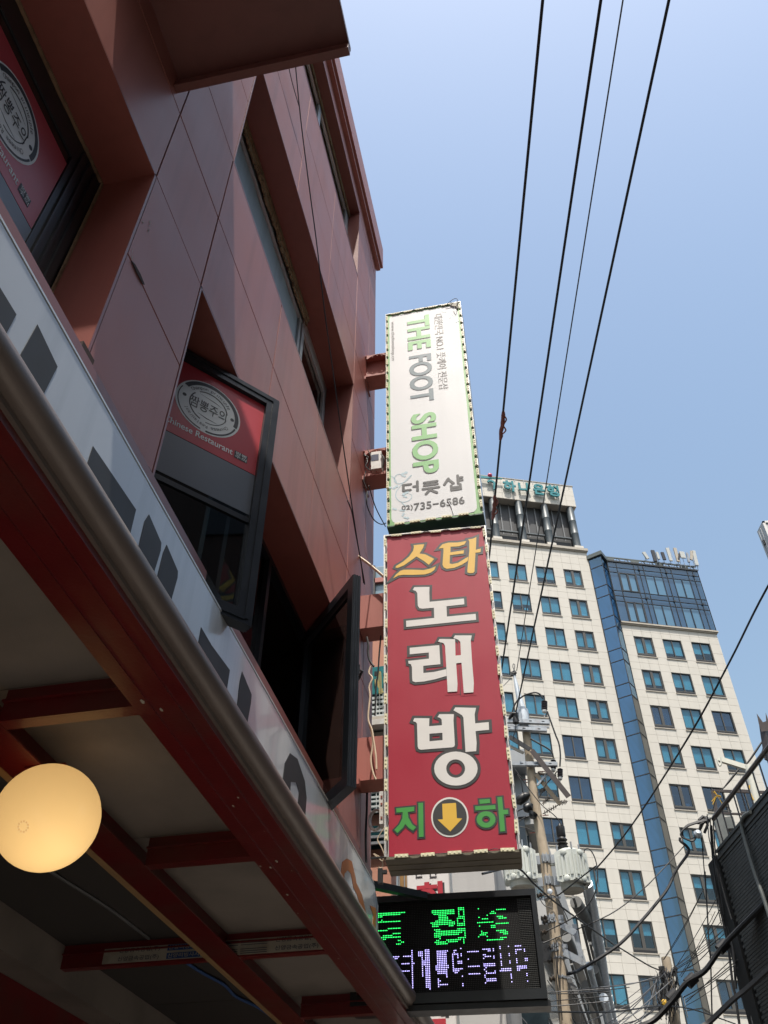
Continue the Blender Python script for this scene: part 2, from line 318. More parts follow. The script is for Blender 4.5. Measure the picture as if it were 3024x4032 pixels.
# reveals of the openings
for wi,(y0,y1,z0,z1) in enumerate(WIN):
    d=FB if wi<3 else -1.76
    T=.03; x0=d-.02; x1=FX+.002
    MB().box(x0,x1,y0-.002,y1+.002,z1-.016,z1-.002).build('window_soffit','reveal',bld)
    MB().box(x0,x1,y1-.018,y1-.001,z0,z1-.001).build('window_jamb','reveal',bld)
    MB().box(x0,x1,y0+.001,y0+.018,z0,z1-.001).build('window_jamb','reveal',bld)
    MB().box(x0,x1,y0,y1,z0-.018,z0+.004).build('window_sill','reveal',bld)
    # room behind
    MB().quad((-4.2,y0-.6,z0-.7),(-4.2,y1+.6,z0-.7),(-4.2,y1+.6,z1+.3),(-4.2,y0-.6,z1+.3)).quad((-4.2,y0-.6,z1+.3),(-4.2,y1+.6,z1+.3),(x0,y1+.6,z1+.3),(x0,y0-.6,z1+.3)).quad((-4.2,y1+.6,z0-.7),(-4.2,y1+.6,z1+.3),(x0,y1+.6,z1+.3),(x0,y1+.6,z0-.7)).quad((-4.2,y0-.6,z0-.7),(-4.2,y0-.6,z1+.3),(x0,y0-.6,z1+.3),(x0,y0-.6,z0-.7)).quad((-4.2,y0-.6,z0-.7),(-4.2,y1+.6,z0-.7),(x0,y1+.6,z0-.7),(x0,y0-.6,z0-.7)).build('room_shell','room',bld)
# ragged sealant lines along the heads of the reveals
def ragged(nm,x,y0,y1,z,h,m,n=150):
    mb=MB(); pts=[(y0+(y1-y0)*i/n, z-h*(.72+.28*random.random()+.12*math.sin(i*.21))) for i in range(n+1)]
    for i in range(n):
        mb.obox((x,(pts[i][0]+pts[i+1][0])/2,(z+(pts[i][1]+pts[i+1][1])/2)/2),(.010*random.uniform(.8,1.1),0,0),(0,(y1-y0)/n/2,0),(0,0,(z-(pts[i][1]+pts[i+1][1])/2)/2))
    return mb.build(nm,m,bld)
ragged('sealant_strip',-1.885,2.6,5.15,9.60,.17,'rust'); ragged('sealant_strip',-1.87,2.6,5.15,9.60,.10,'rust',110)
ragged('sealant_strip',-1.745,2.6,6.10,13.61,.13,'rust'); ragged('sealant_strip',-1.893,-1.7,1.82,6.065,.03,'rust')
MB().box(-1.895,-1.885,1.826,1.84,4.5,6.05).build('sealant_strip','rust',bld)
# second-floor window (under the long lintel): board, two sliding frames
wf=MB().box(-1.97,-1.915,2.55,6.11,9.44,9.60).box(-1.97,-1.915,2.55,6.11,7.70,7.76).box(-1.97,-1.92,5.02,5.08,7.76,9.44).box(-1.97,-1.92,6.04,6.11,7.76,9.44).build('window_frame','silver',bld)
MB().box(-1.955,-1.945,2.75,5.02,7.76,9.44).build('blind_board','board',bld)
MB().box(-1.965,-1.915,2.55,2.75,7.76,9.44).build('old_jamb_board','rust',bld)
MB().box(-1.945,-1.94,5.10,6.03,7.77,9.43).build('pane','winglass',bld)
MB().box(-1.935,-1.905,5.09,5.16,7.77,9.43).box(-1.935,-1.905,5.97,6.03,7.77,9.43).box(-1.935,-1.905,5.16,5.97,9.36,9.43).build('sash_frame','silver',bld)
# top-floor windows
MB().box(-1.80,-1.765,2.55,6.11,13.50,13.60).box(-1.80,-1.765,2.55,6.11,11.96,12.01).box(-1.80,-1.765,4.45,4.55,12.01,13.5).box(-1.80,-1.765,5.98,6.11,12.01,13.5).build('window_frame','silver',bld)
for a,b in ((2.55,4.45),(4.55,5.98)): MB().box(-1.79,-1.785,a,b,12.01,13.5).build('pane','dkglass',bld)
# ---- printed window film with the round stamp, built on a pane
def sticker(parent,O,u,n,left,right,bottom_grey):
    v=EZ; L=.0035
    MB().prism([(left,-.34),(right,-.34),(right,.29),(left,.29)],O,u,v,n,.0018).build('red_film','sred',parent)
    MB().prism([(left,bottom_grey),(right+.012,bottom_grey),(right+.012,-.345),(left,-.345)],O,u,v,n,.0016).build('grey_film','film',parent)
    circ=lambda r,k=44: arc(0,0,r,0,2*PI,k)[:-1]
    ov=lambda r,k=44:[(p[0]*1.02,p[1]*1.0) for p in circ(r,k)]
    flat([ov(.213)],O,u,v,n,ext=.0006,lift=.002).build('stamp_disc','swhite',parent)
    g=[]
    g.append(flat([arc(0,0,.205,-.25,2.6,30)+arc(.004,.003,.176,2.6,-.25,30)],O,u,v,n,ext=.0004,lift=.0034))
    g.append(flat([arc(0,0,.203,2.75,4.6,20)+arc(-.004,0,.193,4.6,2.75,20)],O,u,v,n,ext=.0004,lift=.0034))
    g.append(flat([arc(0,0,.203,4.75,6.0,16)+arc(.004,-.003,.187,6.0,4.75,16)],O,u,v,n,ext=.0004,lift=.0034))
    g.append(flat([arc(0,0,.130,.2,2.2,24)+arc(0,0,.122,2.2,.2,24)],O,u,v,n,ext=.0004,lift=.0034))
    g.append(flat([arc(0,0,.128,2.5,4.4,24)+arc(0,0,.120,4.4,2.5,24)],O,u,v,n,ext=.0004,lift=.0034))
    g.append(flat([arc(0,0,.128,4.7,6.1,24)+arc(0,0,.123,6.1,4.7,24)],O,u,v,n,ext=.0004,lift=.0034))
    for a in (3.06,.06): g.append(flat([arc(.162*math.cos(a),.162*math.sin(a),.013,0,2*PI,12)[:-1]],O,u,v,n,ext=.0004,lift=.0034))
    for q in ([(-.07,.088),(.03,.074),(.085,.062),(.03,.080)],[(-.06,-.078),(0,-.088),(.075,-.092),(.0,-.094)]): g.append(flat([q],O,u,v,n,ext=.0004,lift=.0034))
    g.append(text('짬뽕주의',(-.122,-.05,.122,.045),O,u,v,n,off=.004,lift=.0034))
    def ringtext(s,a0,a1,r,h):
        k=len(s)
        for i,ch in enumerate(s):
            if ch==' ': continue
            a=a0+(a1-a0)*(i+.5)/k; c,sn=math.cos(a),math.sin(a)
            uu=Vector(u)*sn-Vector(v)*c; vv=Vector(u)*c+Vector(v)*sn
            wd={'i':.005,'l':.005,'t':.009,'r':.010}.get(ch,.0155); hh=h*(1.35 if ch in 'Chlpt' or ch=='R' else 1.0); y0=-h*.35 if ch=='p' else 0
            g.append(text(ch,(-wd/2,y0,wd/2,y0+hh),Vector(O)+Vector(u)*(c*r)+Vector(v)*(sn*r),uu,vv,n,off=.0,lift=.0034))
    ringtext('Chanpon principle',2.55,.55,.143,.018)
    ringtext('Chinese Restaurant',-.5,-2.65,.148,.018)
    merge(*g).build('stamp_print','sgrey',parent)
    text('Chinese Restaurant',(-.245,-.275,.20,-.225),O,u,v,n,off=.012,lift=.002).build('film_lettering','swhite',parent)
    flat([[(.212,-.283),(.30,-.283),(.30,-.225),(.212,-.225)]],O,u,v,n,ext=.0004,lift=.0026).build('square_stamp','sgrey',parent)
    merge(text('짬뽕',(.218,-.252,.294,-.229),O,u,v,n,lift=.0036),text('주의',(.218,-.28,.294,-.256),O,u,v,n,lift=.0036)).build('square_stamp_print','swhite',parent)
# near first-floor window (closed)
f1=MB()
for y in (-1.79,0.27,1.60): f1.box(-1.99,-1.90,y,y+(.07 if y<1 else .235),4.50,6.06)
f1.box(-1.99,-1.915,-1.72,1.60,5.79,5.87).box(-1.99,-1.90,-1.72,1.60,5.87,6.06).box(-1.99,-1.90,-1.72,1.60,4.50,4.60).box(-1.985,-1.905,-1.72,1.60,4.84,4.93)
for y in (1.64,1.70,1.76): f1.box(-1.90,-1.888,y,y+.012,4.50,6.02)
f1.build('window_frame','alu',bld)
p1=MB().box(-1.914,-1.909,.34,1.62,4.93,5.87).build('pane','dkglass',bld)
MB().box(-1.955,-1.95,-1.72,.27,4.93,5.87).build('pane','dkglass',bld)
sticker(p1,Vector((-1.9075,1.225,5.50)),EY,EX,-.80,.37,-.55)
# open first-floor window: fixed frame in the opening
f2=MB().box(-1.97,-1.90,2.55,2.61,4.50,6.06).box(-1.97,-1.90,6.05,6.11,4.50,6.06).box(-1.97,-1.90,2.61,6.05,6.0,6.06).box(-1.97,-1.90,2.61,6.05,4.50,4.56)
for y in (3.70,4.02,4.9): f2.box(-1.97,-1.90,y,y+.06,4.56,6.0)
f2.build('window_frame','alu',bld)
MB().box(-1.94,-1.935,4.08,4.9,4.56,6.0).build('pane','dkglass',bld)
# open casement sashes
def sash(hinge,tip,zb,zt,th,nrm_side,label):
    h,t=Vector((*hinge,0)),Vector((*tip,0)); u=(t-h).normalized(); W=(t-h).length; n=Vector((u.y,-u.x,0))*nrm_side
    O=h; st=.085
    fr=MB()
    def bar(a0,a1,z0,z1,t0,t1): fr.obox(O+u*((a0+a1)/2)+n*((t0+t1)/2)+EZ*((z0+z1)/2),u*((a1-a0)/2),n*((t1-t0)/2),EZ*((z1-z0)/2))
    for a0,a1 in ((0,st),(W-st,W)): bar(a0,a1,zb,zt,-th,0)
    bar(st,W-st,zt-st,zt,-th,0); bar(st,W-st,zb,zb+st,-th,0)
    # raised profile lips and side grooves
    for a0,a1 in ((st*.25,st*.5),(W-st*.5,W-st*.25)): bar(a0,a1,zb+.03,zt-.03,0,.006)
    bar(st*.5,W-st*.5,zt-st*.5,zt-st*.25,0,.006); bar(st*.5,W-st*.5,zb+st*.25,zb+st*.5,0,.006)
    for k in (.2,.5,.8): bar(W,W+.008,zb,zt,-th*k-.006,-th*k+.006)
    for k in (.25,.55,.8): bar(st*.3,W-.02,zt,zt+.008,-th*k-.006,-th*k+.006)
    s=fr.build('casement_sash','alu',bld,label=label)
    return s,O,u,n,W,st
s1,O1,u1,n1,W1,st1=sash((-1.905,2.812),(-1.385,3.417),4.235,6.02,.07,1,'nearer open casement with the round stamp film')
mid=MB(); mid.obox(O1+u1*(W1/2)-n1*.03+EZ*4.93,u1*(W1/2-st1),n1*.012,EZ*.018); mid.build('glazing_bar','alu',s1)
pn=MB().obox(O1+u1*(W1/2)-n1*.03+EZ*5.12,u1*(W1/2-st1+.006),n1*.003,EZ*.80).build('pane','dkglass',s1)
# the film is stuck on the glass: O at stamp centre
cO=Vector((-1.678,3.077,5.638)); 
cO=O1+u1*((cO-O1).dot(u1))-n1*.026+EZ*5.638
sticker(s1,cO,u1,n1,-(W1*.42),W1-st1-(cO-O1).dot(u1)+.0,-.66)
s2,O2,u2,n2,W2,st2=sash((-1.9,6.045),(-1.262,5.276),4.235,6.02,.07,-1,'further open casement with a lever handle')
MB().obox(O2+u2*(W2/2)-n2*.03+EZ*5.12,u2*(W2/2-st2+.006),n2*.003,EZ*.80).build('pane','dkglass',s2)
hp=O2+u2*(W2-.045)+n2*.0+EZ*5.18
hd=MB().obox(hp+n2*.012,u2*.014,n2*.012,EZ*.04); hd.tube([hp+n2*.02,hp+n2*.05,hp+n2*.055-u2*.05-EZ*.02,hp+n2*.05-u2*.13-EZ*.06],[.011,.011,.010,.007],8); hd.build('lever_handle','black',s2,smooth=True)
# chipped paint and a broken cladding joint beside the near window
MB().prism([(1.90,5.293),(1.96,5.288),(2.03,5.296),(2.045,5.315),(1.99,5.322),(1.93,5.312)],(FX+.002,0,0),EY,EZ,EX,.004).build('torn_seal','joint',bld)
chip=MB()
for y,z in ((1.935,5.72),(1.94,5.68),(1.945,5.645),(1.88,5.36),(1.90,5.32),(1.885,5.62)): chip.poly([(FX+.0025,y+random.uniform(-.012,.012),z+random.uniform(-.02,.02)) for _ in range(5)])
chip.build('paint_chip','paper',bld,kind='stuff')
# trim under the first-floor panels
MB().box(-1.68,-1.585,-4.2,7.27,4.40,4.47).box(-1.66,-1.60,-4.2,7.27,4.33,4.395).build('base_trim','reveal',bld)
MB().box(-1.66,-1.595,1.80,1.90,4.40,4.52).box(-1.66,-1.60,2.49,2.55,4.40,4.50).build('corner_patch','joint',bld)
MB().box(-1.69,-1.62,7.275,7.36,3.82,9.0).box(-1.80,-1.70,7.275,7.33,3.82,14.0).build('corner_flashing','signal',bld)
# lower corner wall beyond the open casement
MB().box(-1.66,-1.605,6.14,7.265,3.80,4.32).build('lower_wall','clad',bld)
# ---- steep red awning over the near window
aw=thing('red_awning','red metal wedge awning jutting out at the top left of the frame','awning',(FX,1.3,7))
y0,y1=.95,1.77; t=.02
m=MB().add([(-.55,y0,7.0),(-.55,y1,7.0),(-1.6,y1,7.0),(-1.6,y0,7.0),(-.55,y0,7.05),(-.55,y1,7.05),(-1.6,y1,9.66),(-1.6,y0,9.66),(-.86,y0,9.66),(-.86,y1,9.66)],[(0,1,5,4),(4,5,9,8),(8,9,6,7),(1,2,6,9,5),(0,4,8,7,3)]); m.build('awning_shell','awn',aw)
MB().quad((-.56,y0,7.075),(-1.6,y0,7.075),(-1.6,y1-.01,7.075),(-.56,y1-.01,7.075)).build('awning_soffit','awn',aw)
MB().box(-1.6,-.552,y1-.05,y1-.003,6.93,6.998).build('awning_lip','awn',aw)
# ================================================================= canopy under the building, over the shop front
can=thing('shop_canopy','red steel canopy with dusty soffit boards over the shop front','canopy',(-1.9,3,3.6))
Y0,Y1=-2.0,12.9
MB().box(-1.73,-1.46,Y0,Y1,3.595,3.605).box(-1.478,-1.462,Y0,Y1,3.606,3.78).box(-1.60,-1.585,Y0,Y1,3.606,3.78).box(-1.73,-1.715,Y0,Y1,3.606,3.64).build('edge_beam','canred',can)
MB().box(-1.545,-1.53,Y0,Y1,3.586,3.594).box(-1.655,-1.647,Y0,Y1,3.588,3.594).build('beam_groove','canred',can)
MB().box(-2.57,-2.37,Y0,Y1,3.595,3.605).box(-2.49,-2.475,Y0,Y1,3.606,3.76).build('inner_beam','canred',can)
MB().box(-2.62,-2.572,Y0,Y1,3.597,3.64).build('timber_batten','timber',can)
for k,yj in enumerate((-.15,1.42,3.05,4.70,6.40,8.05,9.70,11.3)):
    MB().box(-2.37 if k!=4 else -4.0,-1.732,yj,yj+.012,3.60,3.76).box(-2.37 if k!=4 else -4.0,-1.732,yj-.022,yj-.002,3.69,3.70).box(-2.37 if k!=4 else -4.0,-1.732,yj+.013,yj+.075,3.60,3.612).build('joist','canred',can)
ys=[Y0,-.15,1.42,3.05,4.70,6.40,8.05,9.70,11.3,Y1]
for a,b in zip(ys[:-1],ys[1:]):
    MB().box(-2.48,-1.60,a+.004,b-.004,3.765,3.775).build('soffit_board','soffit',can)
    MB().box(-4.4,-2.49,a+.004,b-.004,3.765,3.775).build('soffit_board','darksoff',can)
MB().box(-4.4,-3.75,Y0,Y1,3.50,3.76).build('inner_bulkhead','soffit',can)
MB().box(-4.42,-4.0,Y0,Y1,2.9,3.495).build('shopfront_header','canred',can)
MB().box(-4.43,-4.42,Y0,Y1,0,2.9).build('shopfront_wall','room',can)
# half-round gutter nose
prof=[]
for i in range(13):
    a=R(-118+i*19.6); prof.append((-1.435+.062*math.cos(a),3.715+.062*math.sin(a)))
gm=MB(); n_=len(prof)
for yy in (Y0,Y1):
    for p in prof: gm.v.append(Vector((p[0],yy,p[1])))
for i in range(n_-1): gm.f.append((i,i+1,n_+i+1,n_+i))
gm.box(-1.5,-1.445,Y0,Y1,3.63,3.655).box(-1.498,-1.44,Y0,Y1,3.775,3.80)
gm.build('gutter_nose','gutter',can,smooth=True,angle=60)
# paper label left on the fifth joist
lab=MB().box(-3.42,-1.74,6.392,6.398,3.612,3.715).build('paper_label','paper',can)
lt=[];lb=[]
for zz in (3.668,3.612):
    lt.append(text('신양금속공업(주)',(-2.10,zz+.006,-1.78,zz+.042),(0,6.39,0),EX,EZ,-EY,off=.008))
    lt.append(text('신양금속공업(주)',(-3.30,zz+.006,-2.98,zz+.042),(0,6.39,0),EX,EZ,-EY,off=.008))
    lb.append(flat([[(-2.92,zz+.004),(-2.66,zz+.004),(-2.66,zz+.044),(-2.92,zz+.044)]],(0,6.389,0),EX,EZ,-EY,ext=.0004))
    for r_ in (0,.014,.028):
        lt.append(flat([[(-2.58,zz+.006+r_),(-2.38,zz+.006+r_),(-2.38,zz+.010+r_),(-2.58,zz+.010+r_)],[(-2.36,zz+.006+r_),(-2.16,zz+.006+r_),(-2.16,zz+.010+r_),(-2.36,zz+.010+r_)]],(0,6.39,0),EX,EZ,-EY,ext=.0004))
merge(*lt).build('label_lettering','ink',lab,kind='stuff'); merge(*lb).build('label_block','blue',lab)
merge(*[text('신양리빙샤시',(-2.91,zz+.010,-2.67,zz+.039),(0,6.386,0),EX,EZ,-EY,off=.01) for zz in (3.668,3.612)]).build('block_lettering','paper',lab)
# chipped spots on the edge beam
sp=MB()
for _ in range(16):
    x,y=random.uniform(-1.72,-1.50),random.uniform(2.2,8.5); r_=random.uniform(.003,.011)
    sp.poly([(x+r_*math.cos(a)*random.uniform(.5,1.4),y+2.2*r_*math.sin(a)*random.uniform(.5,1.2),3.5935) for a in (0,1.2,2.5,3.8,5.1)])
sp.build('paint_chip','paper',can,kind='stuff')
# cables clipped under the dark ceiling
for (a,b,mm,lb_) in (((-3.55,1.2,3.75),(-3.05,6.35,3.752),'greywire','grey flex clipped under the dark canopy ceiling'),((-3.02,6.5,3.74),(-2.72,9.2,3.74),'blue','blue flex running under the canopy behind the labelled joist')):
    q=[Vector(a).lerp(Vector(b),i/8)+Vector((random.uniform(-.03,.03),0,0)) for i in range(9)]
    tag(MB().tube(smoothpts(q),.012,6).build('flex_cable',mm,None,smooth=True),lb_,'cable')
# ---- light-box fascia along the canopy edge
fas=thing('fascia_sign','long pale light box sign with charcoal letters along the canopy edge','sign',(-1.5,3,3.9))
fm=MB().prism([(-2.0,3.80),(7.09,3.80),(7.09,4.13),(6.95,4.245),(-2.0,4.245)],(-1.5,0,0),EY,EZ,-EX,.075); fm.build('sign_panel','fascia',fas)
MB().box(-1.59,-1.497,-2,6.94,4.247,4.258).beam((-1.545,6.945,4.25),(-1.545,7.095,4.135),.09,.010).box(-1.59,-1.497,7.092,7.10,3.80,4.135).build('edge_trim','signal',fas)
FL=[[(1.0,4.03),(1.36,4.034),(1.357,3.82),(1.0,3.82)],[(1.457,4.116),(1.618,4.089),(1.60,3.82),(1.44,3.82)],[(1.939,4.021),(2.079,4.033),(2.322,4.052),(2.33,3.82),(1.939,3.82)],[(2.425,4.12),(2.574,4.09),(2.583,4.054),(2.56,3.82),(2.41,3.82),(2.406,4.063)],[(2.622,4.12),(2.767,4.089),(2.776,4.058),(2.75,3.82),(2.60,3.82),(2.608,4.063)],[(3.094,4.015),(3.238,4.012),(3.495,4.038),(3.489,3.82),(3.092,3.82)],[(3.657,4.133),(3.828,4.098),(3.832,4.046),(3.80,3.82),(3.65,3.82),(3.644,4.066)],[(.55,4.12),(.74,4.09),(.74,3.82),(.56,3.82)]]
for p in FL: flat([p],(-1.5,0,0),EY,EZ,EX,ext=.001).build('sign_letter','flet',fas)
flat([[(4.554,4.136),(4.707,4.178),(4.891,4.122),(4.95,4.04),(4.94,3.82),(4.45,3.82),(4.472,4.03)],[(4.612,3.983),(4.711,4.027),(4.782,4.007),(4.77,3.85),(4.62,3.85)]],(-1.5,0,0),EY,EZ,EX,ext=.001).build('sign_letter','flet',fas)
sw=[(5.86,3.90),(5.893,4.01),(6.02,4.085),(6.177,4.125),(6.28,4.07),(6.33,4.03),(6.52,4.01),(6.68,3.92),(6.69,3.83),(6.58,3.83),(6.50,3.91),(6.36,3.955),(6.24,3.965),(6.16,4.03),(6.06,4.02),(5.97,3.96),(5.94,3.86)]
flat([sw],(-1.5,0,0),EY,EZ,EX,ext=.001).build('sign_emblem','forange',fas)
flat([[(6.80,4.03),(7.0,4.08),(7.03,4.06),(6.98,3.82),(6.88,3.82),(6.92,4.0)]],(-1.5,0,0),EY,EZ,EX,ext=.001).build('sign_emblem','forange',fas)
# ---- opal globe lamp
gc=at(187,3217,Z=3.385); kz=(gc-CAM).dot(fw)*203/FPX/(gc.z-1.6); gc=at(187,3217,Z=(3.590+1.6*kz)/(1+kz)); gr=gc_d=(gc-CAM).dot(fw)*203/FPX
gl=thing('globe_lamp','round opal globe lamp glowing warm under the canopy','lamp',gc)
pf=[(gr*math.sin(PI*i/26),-gr*math.cos(PI*i/26)) for i in range(27)]; pf[0]=(0,-gr); pf[-1]=(0,gr)
MB().lathe(gc,pf,40).build('globe','globe',gl,smooth=True,angle=180)
MB().box(gc.x-.16,gc.x+.05,gc.y-.05,gc.y+.05,3.586,3.594).build('mount_plate','canred',gl)
bl_=bpy.data.lights.new('bulb','POINT'); bl_.energy=1.0; bl_.color=(1,.78,.45); bl_.shadow_soft_size=.05; bo=bpy.data.objects.new('bulb',bl_); COL.objects.link(bo); bo.parent=gl; bo.location=(.04,-.02,-gr*.30)
rd=(ray(*zc(cZ3,101,937))); b_=rd.dot(gc-CAM); disc=b_*b_-((gc-CAM).length_squared-gr*gr); hp_=CAM+rd*(b_-math.sqrt(max(disc,0))); nn=(hp_-gc).normalized()
rg=MB(); a_=nn.cross(EZ).normalized(); e_=nn.cross(a_)
for i in range(11):
    t_=2*PI*i/11; c_=hp_+a_*.022*math.cos(t_)+e_*.022*math.sin(t_)+nn*.0015
    rg.obox(c_,a_*.004,e_*.004,nn*.001)
rg.build('vent_ring','ring',gl)

# ================================================================= the two projecting signs
def frame(O,yaw): 
    y=R(yaw); return Vector(O),Vector((math.cos(y),math.sin(y),0)),Vector((math.sin(y),-math.cos(y),0))
def led_modules(parent,O,u,n,W,H,sx,sz,x_in,top=True):
    me=MB().obox((0,0,0),(.052,0,0),(0,-.005,0),(0,0,.013)).mesh('led_module','led')
    ch=MB()
    for k in (-.034,0,.034): ch.obox((k,-.007,0),(.006,0,0),(0,.0025,0),(0,0,.006))
    cm=ch.mesh('led_chip','ledchip'); inv=INV[parent.name]; ry=math.atan2(u.y,u.x)
    wires=[]
    def put(a,b,vert):
        jx,jz,jr=random.uniform(-.004,.004),random.uniform(-.006,.006),random.uniform(-.05,.05)
        p=O+u*(a+jx)+EZ*(b+jz)+n*.012
        o=inst(me,'led_module',parent); c=inst(cm,'led_chip',o); c['kind']='stuff'
        Mx=inv@(Matrix.Translation(p)@Matrix.Rotation(ry,4,'Z')@Matrix.Rotation((PI/2 if vert else 0)+jr,4,'Y'))
        o.matrix_local=Mx
    nz=int(H/sz); nx=int((W-.12)/sx)
    for i in range(nz):
        b=H-.10-i*sz
        if b>.04:
            put(x_in,b,True); put(W-x_in,b,True)
            for a in (x_in,W-x_in): wires.append([O+u*(a+.008)+EZ*(b-.05)+n*.010,O+u*(a+random.uniform(.0,.02))+EZ*(b-sz/2)+n*.022,O+u*(a+.006)+EZ*(b-sz+.05)+n*.010])
    for i in range(nx+1):
        a=.13+i*sx
        if a<W-.06:
            put(a,.012,False)
            if top: put(a,H-.012,False)
            for b in ((.012,H-.012) if top else (.012,)):
                if a+sx<W: wires.append([O+u*(a+.05)+EZ*b+n*.010,O+u*(a+sx/2)+EZ*(b-random.uniform(-.012,.018))+n*.02,O+u*(a+sx-.05)+EZ*b+n*.010])
    w_=MB()
    for q in wires: w_.tube(smoothpts(q,3),.0028,4)
    w_.build('led_wiring','charc',parent,kind='stuff')
# ---- green and white foot-care sign
O,u,n=frame((-1.291,6.5,7.661),-.13); W,H=.994,3.79
gs=thing('foot_shop_sign','tall white and green vertical sign above the red one, edged with led modules','sign',O)
def SB(mb,a0,a1,z0,z1,t0,t1): return mb.obox(O+u*((a0+a1)/2)+n*((t0+t1)/2)+EZ*((z0+z1)/2),u*((a1-a0)/2),n*((t1-t0)/2),EZ*((z1-z0)/2))
b=MB(); SB(b,.004,W-.004,.004,H-.004,-.30,-.006); b.build('sign_box','signal',gs)
b=MB(); SB(b,0,W,-.012,.003,-.30,.004); b.build('bottom_tray','dgreen',gs)
b=MB(); SB(b,0,.006,.003,H,-.30,.014); SB(b,W-.006,W,.003,H,-.30,.014); SB(b,0,W,H-.006,H+.002,-.30,.014); b.build('edge_trim','signal',gs)
b=MB(); SB(b,.008,W-.008,.006,H-.008,-.004,0); b.build('border_panel','ggreen',gs)
rr=.085
rp=arc(.935-rr,.025+rr,rr,-PI/2,0,8)+arc(.945-.06,3.745-.06,.06,0,PI/2,8)+arc(.047+.06,3.745-.06,.06,PI/2,PI,8)+arc(.047+rr,.025+rr,rr,PI,1.5*PI,8)
flat([rp],O,u,EZ,n,ext=.0005,lift=.0002).build('face_panel','gwhite',gs)
L=.0035
def pill(body,box,m,sh=True,off=.03):
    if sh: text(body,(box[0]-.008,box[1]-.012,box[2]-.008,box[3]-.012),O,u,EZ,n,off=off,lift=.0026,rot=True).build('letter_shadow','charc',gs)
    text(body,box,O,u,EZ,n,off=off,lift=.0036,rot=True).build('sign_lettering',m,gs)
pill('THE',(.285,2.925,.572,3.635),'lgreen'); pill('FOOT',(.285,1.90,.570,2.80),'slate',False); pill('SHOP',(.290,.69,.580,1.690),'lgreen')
text('대한민국 NO.1 풋케어 전문샵',(.632,2.06,.745,3.605),O,u,EZ,n,off=.0,lift=.003,rot=True).build('sign_lettering','lgrey',gs,kind='stuff')
text('www.thefootshop.cn',(.060,2.78,.115,3.61),O,u,EZ,n,lift=.003,rot=True).build('sign_lettering','lgrey',gs)
def bar(a,b_,w_):
    a,b_=Vector(a),Vector(b_); d=(b_-a).normalized(); p=Vector((-d.y,d.x))*w_/2; t0=math.atan2(d.y,d.x)
    return arc(b_.x,b_.y,w_/2,t0-PI/2,t0+PI/2,6)+arc(a.x,a.y,w_/2,t0+PI/2,t0+1.5*PI,6)
strokes=[((.180,.565),(.262,.565)),((.180,.565),(.180,.480)),((.180,.480),(.255,.480)),((.332,.590),(.332,.455)),((.292,.522),(.332,.522)),
 ((.405,.555),(.545,.555)),((.445,.555),(.445,.515)),((.505,.555),(.505,.515)),((.405,.512),(.545,.512)),((.39,.462),(.56,.462)),((.475,.455),(.42,.385)),((.475,.43),(.535,.385)),
 ((.665,.565),(.62,.485)),((.665,.55),(.715,.485)),((.765,.59),(.765,.475)),((.77,.555),(.81,.555)),((.77,.515),(.81,.515)),((.69,.455),(.69,.39)),((.785,.455),(.785,.39)),((.69,.422),(.785,.422)),((.69,.388),(.785,.388))]
for i0,i1 in ((0,6),(6,13),(13,21)): merge(*[flat([bar(a,b_,.031)],O,u,EZ,n,ext=.0006,lift=.003+.00004*i) for i,(a,b_) in enumerate(strokes[i0:i1])]).build('sign_lettering','charc',gs)
text('02)',(.157,.180,.275,.262),O,u,EZ,n,off=.012,lift=.003).build('sign_lettering','charc',gs); text('735−6586',(.285,.168,.815,.275),O,u,EZ,n,off=.014,lift=.003).build('sign_lettering','charc',gs)
# pale scrolls: curling stems with leaves
vm=[]
def stem(p,w_=.011): 
    q=smoothpts([Vector((a,c,0)) for a,c in p],6); L_=[];Rr=[]
    for i,s_ in enumerate(q):
        d=(q[min(i+1,len(q)-1)]-q[max(i-1,0)]).normalized(); nn=Vector((-d.y,d.x,0)); ww=w_*(.5+.5*math.sin(PI*min(1,(i+1)/len(q))))/2
        L_.append((s_+nn*ww)[:2]); Rr.append((s_-nn*ww)[:2])
    vm.append(flat([L_+Rr[::-1]],O,u,EZ,n,ext=.0003,lift=.0022))
stem([(.275,.70),(.21,.62),(.13,.60),(.085,.65),(.10,.73),(.16,.74),(.19,.70)]); stem([(.27,.705),(.18,.60),(.11,.50),(.10,.40),(.16,.32),(.24,.33),(.27,.39),(.24,.43)]); stem([(.15,.33),(.19,.27),(.24,.24)]); stem([(.05,.73),(.08,.70),(.11,.62)]); stem([(.90,3.66),(.86,3.58),(.90,3.50),(.94,3.54)])
def leaf(x,y,a,s_): 
    c,sn=math.cos(a),math.sin(a); p=[(0,0),(.3,.22),(.55,.12),(.75,.26),(1,0),(.75,-.26),(.55,-.12),(.3,-.22)]
    vm.append(flat([[(x+s_*(c*q[0]-sn*q[1]),y+s_*(sn*q[0]+c*q[1])) for q in p]],O,u,EZ,n,ext=.0003,lift=.0024))
for q in ((.15,.73,.3,.09),(.16,.72,-.5,.06),(.06,.545,2.6,.07),(.06,.53,.6,.08),(.16,.42,.5,.09),(.17,.41,-.6,.06),(.11,.22,2.7,.06),(.13,.21,-.3,.07),(.16,.11,1.2,.06),(.17,.10,-.4,.07),(.80,3.62,2.6,.07),(.84,3.46,1.6,.06),(.90,3.35,.6,.06)): leaf(*q)
merge(*vm).build('scroll_print','vine',gs)
led_modules(gs,O,u,n,W,H,.165,.155,.016)
